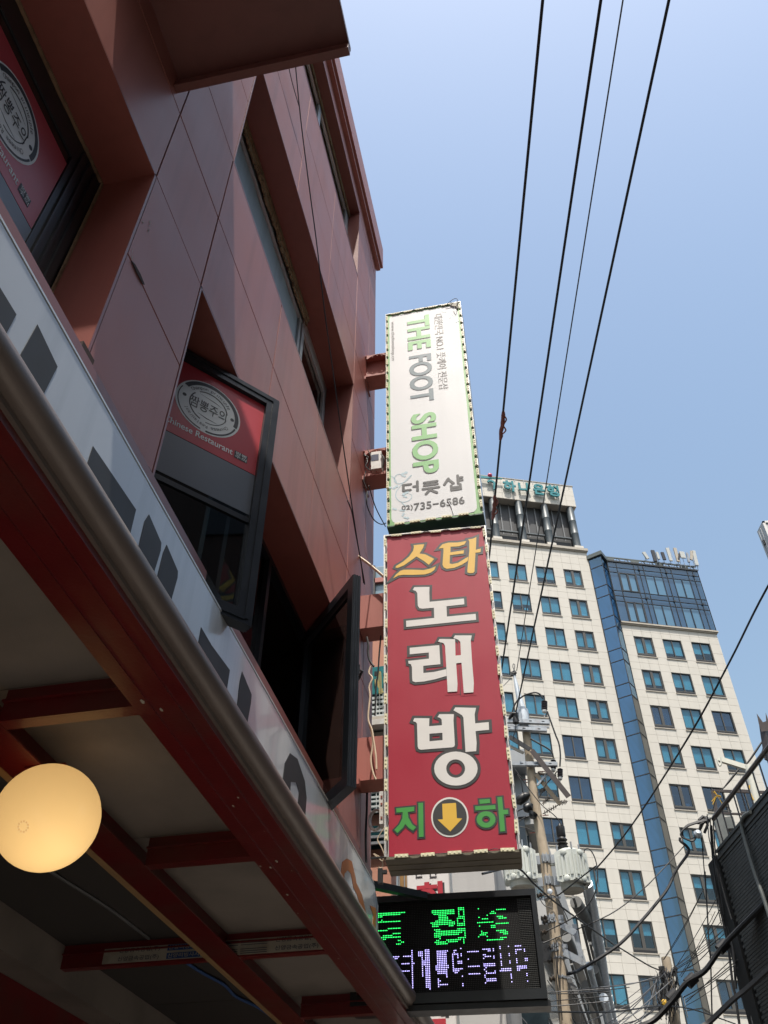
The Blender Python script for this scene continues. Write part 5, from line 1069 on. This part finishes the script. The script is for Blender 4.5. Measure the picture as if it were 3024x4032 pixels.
lashing((1988,1620),(1977,1730),'upper red brown tape wrap on the leftmost power cable'); lashing((1956,1950),(1944,2045),'lower red brown tape wrap on the leftmost power cable')
# long cable from the pole to the upper right
wire('power_cable','long black cable rising from the transformer pole to the upper right edge',[(*zc(cF,880,690),21),(*zc(cF,955,640),20.6),(*zc(cF,1340,340),18.8),(*zc(cG,110,1190),17.8),(*zc(cG,430,800),15.5),(*zc(cG,945,0),12.2),(*zc(cC,1190,0),11.2),(3024,2308,9.6),(3300,1850,8)],.015)
# drooping thick cable to the corner of the brick building
wire('drop_cable','thick drooping black cable from the tan pole up to the dark brick corner',[(*zc(cF,830,1650),21),(*zc(cF,1050,1608),21.1),(*zc(cD,200,622),21.6),(*zc(cD,480,440),22.2),(*zc(cD,655,255),22.8),(*zc(cD,770,120),23.1),(*zc(cD,862,0),23.3),(*zc(cG,830,1210),23.5),(*zc(cG,940,1050),23.6),(*zc(cG,925,990),23.6),(*zc(cG,870,945),23.6),(*zc(cG,865,915),23.6)],.036,n=8)
wire('drop_cable','thin black cable from the pole to the brick corner above the thick one',[(*zc(cF,720,1250),20.7),(*zc(cF,1511,910),21.5),(*zc(cD,670,0),22.5),(*zc(cG,660,1250),23),(*zc(cG,905,985),23.5)],.014)
wire('span_cable','black cable falling from behind the crimson sign to the tangled pole',[(*zc(cF,0,425),14),(*zc(cF,405,355),17),(*zc(cF,620,550),18),(*zc(cF,900,790),20.5),(*zc(cF,1511,1230),25),(*zc(cD,480,465),27.5),(*zc(cD,700,600),29),(*zc(cD,800,645),29.6)],.020)
wire('span_cable','black cable crossing low from the display to the right behind the tangled pole',[(*zc(cZ8,560,1470),12),(*zc(cF,100,1970),15),(*zc(cF,700,2055),18),(*zc(cD,0,975),20),(*zc(cD,420,975),23),(*zc(cD,800,930),27),(*zc(cD,1060,955),29),(*zc(cD,1400,1071),31)],.018)
# big cable bundles
bun=[(640,1085,23.2),(760,1030,23.4),(900,880,23.4),(1020,730,23.3),(1160,640,23.2),(1290,460,23.0),(1450,290,22.6),(1680,60,21.8)]
bm=MB(); rb=random.Random(5)
for k in range(7):
    ox,oy=rb.uniform(-9,9),rb.uniform(-11,11)
    bm.tube(smoothpts([at(*zc(cD,x+ox*(1+.3*rb.uniform(-1,1)),y+oy*(1+.3*rb.uniform(-1,1))),Y=Y-.05*k) for x,y,Y in bun]),.045,6)
o=bm.build('cable_bundle','wire',None,smooth=True); tag(o,'upper fat bundle of black cables sagging across the bottom right','cable bundle')
bun2=[(1130,1100,22.8),(1200,1050,22.8),(1380,880,22.4),(1480,800,22.2),(1680,620,21.6)]
bm=MB()
for k in range(6):
    ox,oy=rb.uniform(-9,9),rb.uniform(-11,11)
    bm.tube(smoothpts([at(*zc(cD,x+ox,y+oy),Y=Y-.05*k) for x,y,Y in bun2]),.045,6)
tag(bm.build('cable_bundle','wire',None,smooth=True),'lower fat bundle of black cables in the bottom right corner','cable bundle')
for k,(x,y,Y) in enumerate(((905,850,23.35),(1050,725,23.2),(1300,455,22.9))):
    c=at(*zc(cD,x,y),Y=Y-.1); d=(at(*zc(cD,x+60,y-60),Y=Y-.1)-c).normalized(); tag(MB().tube([c-d*.13,c+d*.13],.125,10).build('bundle_tie','wire',None,smooth=True),('left','middle','right')[k]+'most black tie sleeve on the upper cable bundle','cable tie')
# fan of thin drop wires between the tangled pole and the brick building
fan=[((940,610),(1300,330)),((945,620),(1330,300)),((930,640),(1310,360)),((940,600),(1260,60)),((900,630),(1310,230)),((960,690),(1240,180)),((970,700),(1300,120)),((990,640),(1200,480)),((985,860),(1420,560)),((1005,880),(1400,600)),((1010,900),(1450,480)),((1000,930),(1420,620)),((500,1071),(900,720)),((560,1071),(760,880)),((380,1071),(820,690)),((420,1071),(700,920)),((210,1071),(700,750)),((600,1071),(900,800)),((330,780),(790,690)),((0,810),(780,720)),((0,830),(560,780)),((420,980),(790,720)),((120,1071),(420,960)),((700,1071),(560,960)),((830,560),(1150,0)),((835,560),(1140,20)),((470,1071),(860,640)),((640,1071),(780,700)),((700,1071),(880,900)),((520,1071),(800,900))]
for i,(a,b_) in enumerate(fan):
    left=b_[0]<905
    Ya,Yb=(29.6,23.6) if not left else (24.5,29.5)
    p,q=at(*zc(cD,*a),Y=Ya),at(*zc(cD,*b_),Y=Yb); s_=.10*rd.random()
    tag(MB().tube([p.lerp(q,k/8)-EZ*s_*math.sin(PI*k/8) for k in range(9)],rd.choice((.009,.012,.014)),4).build('drop_wire','wire' if i%3 else 'greywire',None),'thin wire strung to the tangled pole from the lower left' if left else 'thin wire fanning from the tangled pole towards the dark brick building','cable','thin wires strung to the tangled pole' if left else 'thin wires fanned from the tangled pole')
for i,(a,b_,lb) in enumerate((((0,870),(200,780),'a'),((-80,1010),(150,1030),'b'),)): pass
for i,q in enumerate(([(0,1790),(760,1830),(1511,1790)],[(760,1850),(1200,1850),(1511,1830)],[(0,1975),(700,2005),(1511,1940)],[(0,2100),(300,1990),(700,1950),(1511,1880)],[(330,1975),(530,2210)],[(260,1985),(120,2210)],[(330,1980),(430,2210)],[(770,1690),(980,1990),(1110,2210)],[(1120,1900),(1180,2210)],[(1130,1930),(1240,2210)])):
    pts_=[(*zc(cF,x,y),19.5+.4*i) for x,y in q]
    wire('street_wire',('grey wire strung level across the tan pole just above the display bottom corner','short black wire strung level right of the tan pole near its foot','grey wire running just under the display bottom edge past the tan pole','black wire rising from the bottom left under the display to the right','grey wire dropping steeply right from under the display to the frame bottom','black wire dropping steeply left from under the display to the frame bottom','grey wire dropping from under the display between two steeper ones','black wire slanting down in front of the tan pole from the display corner','grey wire dropping from the coiled loop right of the tan pole','black wire dropping from the coiled loop, rightmost beside the tan pole')[i],pts_,.010,'wire' if i%2 else 'greywire',group='thin wires low behind the display',n=4)
# ================================================================= dark brick building on the right
d_=Vector((-.2605,.9655,0)); nn=Vector((-.9655,-.2605,0)); P0=at(2790,3380,Y=24); P0=Vector((P0.x,P0.y,0))
ang=math.atan2(d_.y,d_.x)
db=thing('brick_building','dark charcoal brick building with a railed flat roof on the right','building',P0)
def DP(s,o,z): return P0+d_*s+nn*o+EZ*z            # s<0 towards the camera
def dbox(mb,s0,s1,o0,o1,z0,z1): return mb.obox(DP((s0+s1)/2,(o0+o1)/2,(z0+z1)/2),d_*(abs(s1-s0)/2),nn*(abs(o1-o0)/2),EZ*(abs(z1-z0)/2))
ZR=10.66
dbox(dbox(MB(),-16,-.0,-9,-.03,0,ZR-.35),-16,-.65,-.03,-.012,0,ZR-.35).build('wall_core','mortar',db)
dbox(MB(),-.60,.02,-.029,.05,0,ZR-.1).build('corner_pier','mortar',db)
c_=MB()
for k in range(4): dbox(c_,-16,-.66,-.25,.03+.028*(k%2),ZR-.33+.085*k,ZR-.26+.085*k)
c_.build('coping_course','brick',db)
bl,bh=.205,.062; pl,ph=.215,.0745
bs=[]
z=ZR-.345; row=0
while z>4.6:
    s_=-.66-(.1075 if row%2 else 0)
    while s_>-9.0:
        bs.append((s_,z)); s_-=pl
    z-=ph; row+=1
bs.sort(key=lambda t:(abs(t[1]-9.2)*1.2+abs(t[0]+3.2)))
bmesh_=[]
for v_ in range(4):
    m=MB(); o_=.0+.004*v_; m.obox((0,0,0),d_*(bl/2),nn*(.012+o_/2),EZ*(bh/2)); bmesh_.append(m.mesh('brick','brick'))
for s_,z in bs[:300]:
    o=inst(rd.choice(bmesh_),'brick',db); o.location=DP(s_-bl/2,0.0,z-bh/2)-P0
m=MB()
for s_,z in bs[300:]: m.obox(DP(s_-bl/2,0.0,z-bh/2),d_*(bl/2),nn*(.012+rd.random()*.006),EZ*(bh/2))
m.build('bricks','brick',db,kind='stuff')
ZL=11.43
def tubed(nm,pts,r,m,n=8): return MB().tube(pts,r,n).build(nm,m,db,smooth=True)
tubed('handrail',[DP(-.78,-.05,ZL),DP(-12,-.05,ZL)],.06,'railm')
tubed('kick_rail',[DP(-2.2,-.12,ZR+.06),DP(-12,-.12,ZR+.06)],.05,'railm')
bx=.0
for i in range(18):
    s_=-.98-.42*i; tubed('baluster',[DP(s_,-.05,ZL-.02),DP(s_+.0,-.05,ZR-.02)],.02,'railm',6)
r3=[at(*zc(cG,x,y),Y=25.2) for x,y in ((1160,490),(1659,505),(1180,690),(1500,705))]
MB().beam(r3[0],r3[1],.06,.07).beam(r3[2],r3[3],.05,.05).beam(r3[0],at(*zc(cG,1195,700),Y=25.2),.06,.10).build('roof_frame','railm',db)
MB().obox(at(*zc(cG,1240,850),Y=24.2),(.13,0,.0),(0,.1,0),(0,0,.42)).obox(at(*zc(cG,1300,790),Y=24.3),(.16,0,0),(0,.1,0),(0,0,.16)).build('roof_unit','dpipe',db)
dp=smoothpts([at(*zc(cG,x,y),Y=YY) for x,y,YY in ((1495,690,21.6),(1450,715,21.7),(1420,770,21.8),(1440,900,21.8),(1490,1080,21.8),(1550,1270,21.8),(1610,1430,21.8))])
s0=(dp[3]-P0).dot(d_); dp=[DP((onpl(*zc(cG,x,y),DP(0,.09,0),nn)-P0).dot(d_),.09,onpl(*zc(cG,x,y),DP(0,.09,0),nn).z) for x,y in ((1500,680),(1450,710),(1420,770),(1430,850),(1470,1000),(1520,1170),(1570,1320),(1610,1430),(1659,1580),(1720,1780))]
MB().tube(smoothpts(dp),.045,8).build('drain_pipe','dpipe',db,smooth=True)
# dark post sticking up at the roof
q=[at(*zc(cC,x,y),Y=21.2) for x,y in ((1600,800),(1625,940),(1680,1240))]
MB().tube(q,[.10,.11,.12],4).add([q[0]+EX*-.13-EY*.12-EZ*.03,q[0]+EX*-.10-EY*.12+EZ*.26,q[0]+EX*-.02-EY*.12-EZ*.0,q[0]+EX*.0-EY*.12+EZ*.14,q[0]+EX*.06-EY*.12+EZ*.02,q[0]+EX*.12-EY*.12+EZ*.26,q[0]+EX*.13-EY*.12-EZ*.25,q[0]+EX*-.13-EY*.12-EZ*.25],[(0,1,2,7),(2,4,6,7),(4,5,6)]).build('roof_post','railm',db)
# cables running down the corner
for i,(q,r_,m_) in enumerate((([(1110,700),(1125,900),(1150,1020),(1170,1200),(1200,1500),(1240,1700)],.014,'greywire'),([(1140,730),(1140,850),(1160,1000),(1185,1200),(1230,1604)],.014,'greywire'),([(1165,760),(1180,1000),(1210,1200),(1270,1450),(1330,1650)],.018,'wire'),([(1150,800),(1170,1050),(1215,1300),(1260,1604)],.022,'wire'),([(1140,820),(1160,1100),(1195,1350),(1240,1604)],.022,'wire'),([(1060,880),(1075,1100),(1095,1350),(1110,1604)],.014,'wire'))):
    q2=[onpl(*zc(cG,x,y),DP(0,.12+.03*i,0),nn) for x,y in q]
    lbs=('pale grey cable nearest the tower side running down the dark brick corner','second pale grey cable running down the dark brick corner','black cable slanting away from the dark brick corner over the bricks','fat black cable running down the dark brick corner','fat black cable left of the others on the dark brick corner','lone black cable hanging left of the dark brick corner')
    tag(MB().tube(smoothpts(q2),r_,6).build('corner_cable',m_,None,smooth=True),lbs[i],'cable')
for i,(q,r_,m_,lb) in enumerate((([(690,-80),(740,300),(790,560),(860,900),(900,1100),(960,1600),(1000,1800),(1060,2212)],.03,'wire','black pipe dropping past the lower bundle in front of the tower'),([(900,800),(960,1080),(990,1400),(1010,1700)],.03,'wire','second black pipe dropping between the two cable bundles'),([(970,1000),(1010,1100),(1080,1400),(1140,1650),(1220,1950),(1270,2212)],.045,'greywire','grey post edge dropping between the two cable bundles'),([(560,0),(590,500),(610,900),(640,1250),(655,1800),(665,2212)],.018,'wire','black cable hanging straight down between the pole tangle and the brick building'))):
    q2=[at(*zc(cQ,x,y),Y=23.8) for x,y in q]; tag(MB().tube(smoothpts(q2),r_,7).build('down_pipe' if i<3 else 'corner_cable',m_,None,smooth=True),lb,'pipe' if i<3 else 'cable')
# loops of spare cable at the corner
for i in range(6):
    q=[(1110,720+8*i),(1010-10*i,770+6*i),(930-8*i,800+10*i),(890-4*i,850+8*i),(900+3*i,910+3*i),(960+6*i,930+2*i),(1010+5*i,900-12*i),(1050,840-10*i),(1080,780)]
    q2=[at(*zc(cG,x,y),Y=23.5-.04*i) for x,y in q]; tag(MB().tube(smoothpts(q2),.020,6).build('cable_loop','wire',None,smooth=True),'spare black cable looped at the dark brick corner','cable','cable loops at the dark brick corner')
kk=MB()
for i in range(7): c=at(*zc(cG,1040+rd.uniform(0,90),700+rd.uniform(0,110)),Y=23.45); kk.tube([c,c+Vector((rd.uniform(-.2,.2),0,rd.uniform(-.25,.2)))],rd.uniform(.03,.06),6)
tag(kk.build('cable_joint','wire',None,smooth=True),'knot of taped cable joints at the end of the roof railing','cable joint')
c=at(*zc(cG,1025,880),Y=23.3); tag(MB().lathe(c,[(0,-.10),(.10,-.06),(.11,.02),(.06,.09),(0,.10)],14,(.3,-1,.4)).build('anchor_cap','duct',None,smooth=True),'shiny metal anchor cap among the cable loops','cable anchor')
c=[at(*zc(cQ1,x,y),Y=23.2) for x,y in ((1400,60),(1180,380),(1060,470),(880,690),(745,840))]
tag(MB().tube(smoothpts(c),[.02+.01*math.sin(i*.5) for i in range(25)],6).build('stay_cable','wire',None,smooth=True),'dark cable slanting from the roof post to the yellow tie','cable')
c=at(*zc(cQ1,735,850),Y=23.1); m=MB()
for i in range(8): m.tube([c,c+Vector((rd.uniform(-.2,.12),rd.uniform(-.05,.05),rd.uniform(-.25,.15)))],.012,4)
tag(m.build('yellow_tie','yellow',None),'yellow rope tie on the slanting dark cable','rope')
for x0,y0,x1,y1,lb in ((725,890,670,1085,'thin grey wire from the yellow tie down to the railing end'),(760,900,950,1090,'thin wire from the yellow tie behind the balusters')):
    tag(MB().tube([at(*zc(cQ1,x0,y0),Y=23.1),at(*zc(cQ1,x1,y1),Y=23.4)],.012,4).build('tie_wire','greywire',None),lb,'cable')
# cream floodlight arm behind the railing
fl=thing('lamp_post','cream lamp post with a bent arm standing behind the roof railing','lamp post',at(*zc(cG,1540,600),Y=22.6))
A_,B_,C_=at(*zc(cG,1205,200),Y=22.6),at(*zc(cG,1475,285),Y=22.6),at(*zc(cG,1545,620),Y=22.6); Bq=at(*zc(cG,1490,290),Y=22.6)
MB().beam(A_,B_,.10,.13).build('arm','lampw',fl); MB().tube([Bq+EZ*.08,C_-EZ*.6],.105,12).build('post','lampw',fl,smooth=True)
hk=[at(*zc(cG,x,y),Y=22.45) for x,y in ((1230,180),(1236,240),(1226,265),(1212,250),(1200,215))]
MB().tube(smoothpts(hk),.022,6).build('hook','lampw',fl,smooth=True)
MB().tube([at(*zc(cG,1493,440),Y=22.4),at(*zc(cG,1490,490),Y=22.4),at(*zc(cG,1530,575),Y=22.4)],.018,5).build('hanging_rope','yellow',fl)
# thin roof wires by the sky
tag(MB().tube([at(2990,2990,Y=24),at(3030,2860,Y=22)],.008,4).tube([at(2985,3010,Y=24),at(3030,2900,Y=22)],.008,4).build('roof_wire','greywire',None),'pair of hair thin wires over the roof at the right edge','cable')
# ================================================================= light box sign at the right edge
q0=at(3000,2055,Y=12.0); zb_=q0.z
se=thing('edge_light_box','white light box sign with a grey latched side poking in at the right edge','sign',q0)
side=at(2981,2094,Z=q0.z); dep=(side-q0); dep.z=0
W_=EX*1.2; hgt=1.6
MB().add([q0,q0+W_,q0+W_-EZ*hgt,q0-EZ*hgt,q0+dep,q0+dep+W_,q0+dep+W_-EZ*hgt,q0+dep-EZ*hgt],[(0,3,2,1),(4,5,6,7),(0,1,5,4),(1,2,6,5),(2,3,7,6),(3,0,4,7)]).build('case','antw',se)
MB().obox(q0+W_/2-EY*.01+EX*.0-EZ*.02,W_/2,EY*.008,EZ*.02).obox(q0-EY*.01-EZ*hgt/2+EX*.02,EX*.02,EY*.008,EZ*hgt/2).build('face_trim','vwhite',se)
MB().obox(q0+dep*.62-EZ*.33-EX*.012,EX*.012,dep*.06,EZ*.05).build('latch','black',se)
MB().obox(q0+dep*.4-EZ*.8-EX*.006,EX*.006,dep*.012,EZ*.75).obox(q0+dep*.75-EZ*.8-EX*.006,EX*.006,dep*.012,EZ*.75).build('panel_seam','steel',se)
MB().tube([q0+W_*.8+dep*.5-EZ*.8,q0+W_*2.2+dep*.5-EZ*.8],.05,8).build('mount_pipe','steel',se)
# ================================================================= pale building with ducts behind the pole
wb=thing('duct_building','pale grey plaster building with steel ducts behind the concrete pole','building',(-.77,28,0))
C0=at(2083,3095,Y=28); zt=C0.z; far=at(2388,4032,Z=zt); e_=Vector((far.x-C0.x,far.y-C0.y,0)).normalized(); C0=Vector((C0.x,28,0))
en=Vector((e_.y,-e_.x,0))
def WP(s,o,z): return C0+e_*s+en*o+EZ*z
def wbox(mb,s0,s1,o0,o1,z0,z1): return mb.obox(WP((s0+s1)/2,(o0+o1)/2,(z0+z1)/2),e_*(abs(s1-s0)/2),en*(abs(o1-o0)/2),EZ*(abs(z1-z0)/2))
wbox(MB(),0,34,-8,-.30,0,zt-.05).build('wall','wwall',wb)
wbox(MB(),0,34,-.29,.0,zt-1.3,zt).build('parapet','wwall',wb)
for k in range(5): wbox(MB(),.4+k*6.6,6.2+k*6.6,-.298,-.24,zt-3.6,zt-1.5).build('window','wglass',wb)
for k in range(5): wbox(MB(),.4+k*6.6,6.2+k*6.6,-.298,-.24,zt-6.8,zt-4.6).build('window','wglass',wb)
wbox(MB(),.0,34,-.29,.12,zt-4.4,zt-3.7).build('ledge','wwall',wb)
# front wall features facing the street crossing
fb=MB()
def fpx(c,a,b_,Y): p,q=at(*zc(c,*a),Y=Y),at(*zc(c,*b_),Y=Y); return min(p.x,q.x),max(p.x,q.x),min(p.z,q.z),max(p.z,q.z)
x0,x1,z0,z1=fpx(cE,(330,1070),(500,1200),27.6); MB().box(x0-1.2,x1,27.0,27.95,z0,z1).build('front_awning','wshade',wb)
x0,x1,z0,z1=fpx(cE,(330,1200),(520,1700),27.9); MB().box(x0-1.2,x1,27.85,27.98,z0,z1).build('front_panel','wshade',wb)
x0,x1,z0,z1=fpx(cE,(405,1730),(490,2050),27.9); MB().box(x0-.8,x1,27.88,27.98,z0,z1).build('front_window','wglass',wb)
x0,x1,z0,z1=fpx(cF,(0,2080),(790,2212),27.9); MB().box(x0-2,x1,27.88,27.98,z0-1.5,z1).build('shop_window','wglass',wb)
for c,a,b_ in ((cZ8,(820,530),(960,620)),): 
    x0,x1,z0,z1=fpx(c,a,b_,20.0); MB().box(x0,x1,20,20.8,z0,z1).build('hung_unit','wshade',wb)
    MB().beam(Vector((x0+.1,20,z1)),at(*zc(cZ8,910,450),Y=20),.04,.04).beam(Vector((x0+.3,20,z1)),at(*zc(cZ8,890,450),Y=20),.04,.04).build('unit_strut','antw',wb)
def ductp(lb,pts,r,m,Y):
    q=smoothpts([at(*zc(cF,x,y),Y=Y+i*.8) for i,(x,y) in enumerate(pts)]); o=MB().tube(q,r,14); 
    for i in range(1,len(q)-1,2): o.tube([q[i]-(q[i+1]-q[i-1]).normalized()*.02,q[i]+(q[i+1]-q[i-1]).normalized()*.02],r*1.03,14)
    return o.build(lb,m,wb,smooth=True)
ductp('vent_duct',[(1240,540),(1290,760),(1345,1080),(1400,1400),(1450,1750),(1500,2000),(1560,2260)],.19,'duct',30)
ductp('vent_duct',[(1265,1520),(1290,1640),(1330,1780)],.13,'duct',31); ductp('vent_duct',[(1440,1900),(1470,2040),(1520,2260)],.15,'duct',32)
ductp('square_duct',[(1110,760),(1200,920),(1260,1060),(1330,1230)],.20,'ductg',30)
ductp('square_duct',[(1320,1560),(1370,1720),(1450,1900)],.18,'ductg',32)
ductp('square_duct',[(1000,1180),(1090,1380)],.15,'ductg',28); ductp('square_duct',[(1240,1760),(1300,1850),(1390,2010)],.18,'ductg',31)
m=MB()
for x0,y0,x1,y1 in ((1080,700,1180,1000),(1180,1010,1300,1500),(1210,1500,1400,2200),(1280,1250,1340,1500),(1060,1500,1290,2212),(1010,1290,1060,1500)): m.beam(at(*zc(cF,x0,y0),Y=29.5),at(*zc(cF,x1,y1),Y=31),.08,.08)
m.build('duct_frame','ductg',wb)
# ================================================================= pink building and its neighbours seen in the gap left of the sign
pb=thing('pink_building','pink rendered building with teal glazing in the gap beside the red facade','building',(-3,11,0))
xr=at(*zc(cZ8,370,600),Y=11).x; zt_=at(1480,2508,Y=11).z
MB().box(-9,xr,11,11.35,0,zt_).build('wall','pinkw',pb)
def gp(nm,a,b_,m,Y=10.97,t=.03,c=cK,ex=.25):
    x0,x1,z0,z1=fpx(c,a,b_,Y); return MB().box(x0-.4,x1+ex,Y,Y+t,z0,z1).build(nm,m,pb)
gp('glazing',(665,312),(790,560),'tealg',10.95); gp('glazing',(665,560),(790,800),'tealb',10.96); gp('glazing',(665,860),(790,915),'tealg',10.96); gp('glazing',(665,1470),(790,1720),'tealb',10.96); gp('louvre_screen',(665,1850),(790,2060),'tealb',10.96)
g=MB()
for y in (600,640,690,730,775,1510,1560,1600,1650,1700): x0,x1,z0,z1=fpx(cK,(665,y),(790,y+7),10.93); g.box(x0-.4,x1+.5,10.93,10.955,z0,z1)
for x in (690,720,755): 
    for ya,yb in ((560,800),(1470,1720)): x0,x1,z0,z1=fpx(cK,(x,ya),(x+5,yb),10.93); g.box(x0,x1,10.925,10.95,z0,z1)
g.build('glazing_bar','gridw',pb,kind='stuff')
gp('awning_board',(665,790),(790,815),'ledge',10.7,.25); gp('awning_board',(665,818),(790,855),'plas',10.6,.35); gp('window_ledge',(665,918),(790,940),'black',10.8,.15); gp('window_ledge',(665,945),(790,975),'lampw',10.75,.2)
for k in range(3): gp('louvre_slat',(665,1880+60*k),(790,1895+60*k),'steel',10.9)
ne=MB()
for q in ([(680,430),(690,510),(700,400),(712,510)],[(722,570),(720,380),(735,375),(738,570)],[(775,390),(765,430),(770,470)],[(752,520),(752,560),(770,545)]): ne.tube(smoothpts([at(*zc(cK,x,y),Y=10.85) for x,y in q],3),.009,5)
ne.build('tube_lettering','neon',pb)
ne=MB()
for a,b_ in (((676,360),(700,400)),((704,360),(742,372)),((760,375),(785,400))): x0,x1,z0,z1=fpx(cK,a,b_,10.9); ne.box(x0,x1,10.88,10.9,z0,z1)
ne.build('letter_block','black',pb)
# blue grey block behind it
bb=thing('blue_grey_block','blue grey clad block rising behind the pink building','building',(-5,18,0))
zt2=at(1480,2232,Y=18).z; xr2=at(1530,2400,Y=18).x
MB().box(-10,xr2+.6,18,22,0,zt2).build('wall','bluew',bb)
x0,x1,z0,z1=fpx(cJ,(1055,1185),(1140,1290),17.95); MB().box(x0-.2,x1+.4,17.94,17.98,z0-.9,z1).build('glazing','bgl',bb)
x0,x1,z0,z1=fpx(cJ,(1040,1175),(1056,1410),17.9); MB().box(x0,x1,17.85,17.93,z0-.6,z1).build('corner_post','railm',bb)
x0,x1,z0,z1=fpx(cJ,(1050,1285),(1145,1310),17.9); MB().box(x0,x1+.4,17.85,17.93,z0,z1).build('rail','clad',bb)
# narrow grey building with a window, then the white vertical sign
nb=thing('narrow_grey_building','narrow grey building with an amber window behind the white banner sign','building',(-1.2,16,0))
x0,x1,z0,z1=fpx(cZ8,(372,440),(600,1624),16.0); MB().box(x0,x1+1.4,16.0,20,0,z1+.6).build('wall','wwall',nb)
x0,x1,z0,z1=fpx(cZ8,(440,470),(500,570),15.95); MB().box(x0,x1+.3,15.94,15.98,z0,z1+.4).build('amber_window','wood',nb)
for a in (415,430,470): x0,x1,z0,z1=fpx(cZ8,(a,440),(a+9,640),15.9); MB().box(x0,x1,15.88,15.93,z0-2,z1+.3).build('window_post','bluew' if a==415 else 'steel',nb)
ws=thing('white_banner_sign','white vertical sign with red and black lettering half hidden by the led display','sign',at(*zc(cZ8,660,640),Y=14))
p,q=at(*zc(cZ8,497,470),Y=14),at(*zc(cZ8,822,640),Y=14); zlo=at(*zc(cZ8,760,1790),Y=14).z; zhi=at(*zc(cZ8,660,395),Y=14).z
MB().box(p.x,q.x,14.0,14.3,zlo,zhi).build('sign_box','vwhite',ws); MB().box(p.x-.01,p.x,13.99,14.3,zlo,zhi).box(q.x,q.x+.012,13.99,14.3,zlo,zhi).build('edge_trim','signal',ws)
OO=Vector((0,14.0,0))
def wt(ch,a,b_,m,sh=True,off=.035):
    p,q=at(*zc(cZ8,*a),Y=14),at(*zc(cZ8,*b_),Y=14); bx=(p.x,q.z,q.x,p.z)
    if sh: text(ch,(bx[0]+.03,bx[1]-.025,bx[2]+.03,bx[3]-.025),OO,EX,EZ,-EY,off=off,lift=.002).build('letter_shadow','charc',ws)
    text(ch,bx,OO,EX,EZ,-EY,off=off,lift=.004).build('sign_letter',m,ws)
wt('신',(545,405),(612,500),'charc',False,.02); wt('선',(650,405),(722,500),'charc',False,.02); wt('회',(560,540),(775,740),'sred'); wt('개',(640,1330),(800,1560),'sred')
x0,x1,z0,z1=fpx(cZ8,(630,1590),(800,1780),14); MB().box(x0,x1,13.994,13.998,z0,z1).build('red_block','sred',ws)
# air unit cables / power feed at the sign foot
struct(MB().quad((-60,-60,-.02),(60,-60,-.02),(60,200,-.02),(-60,200,-.02)).build('terrain','pave'))
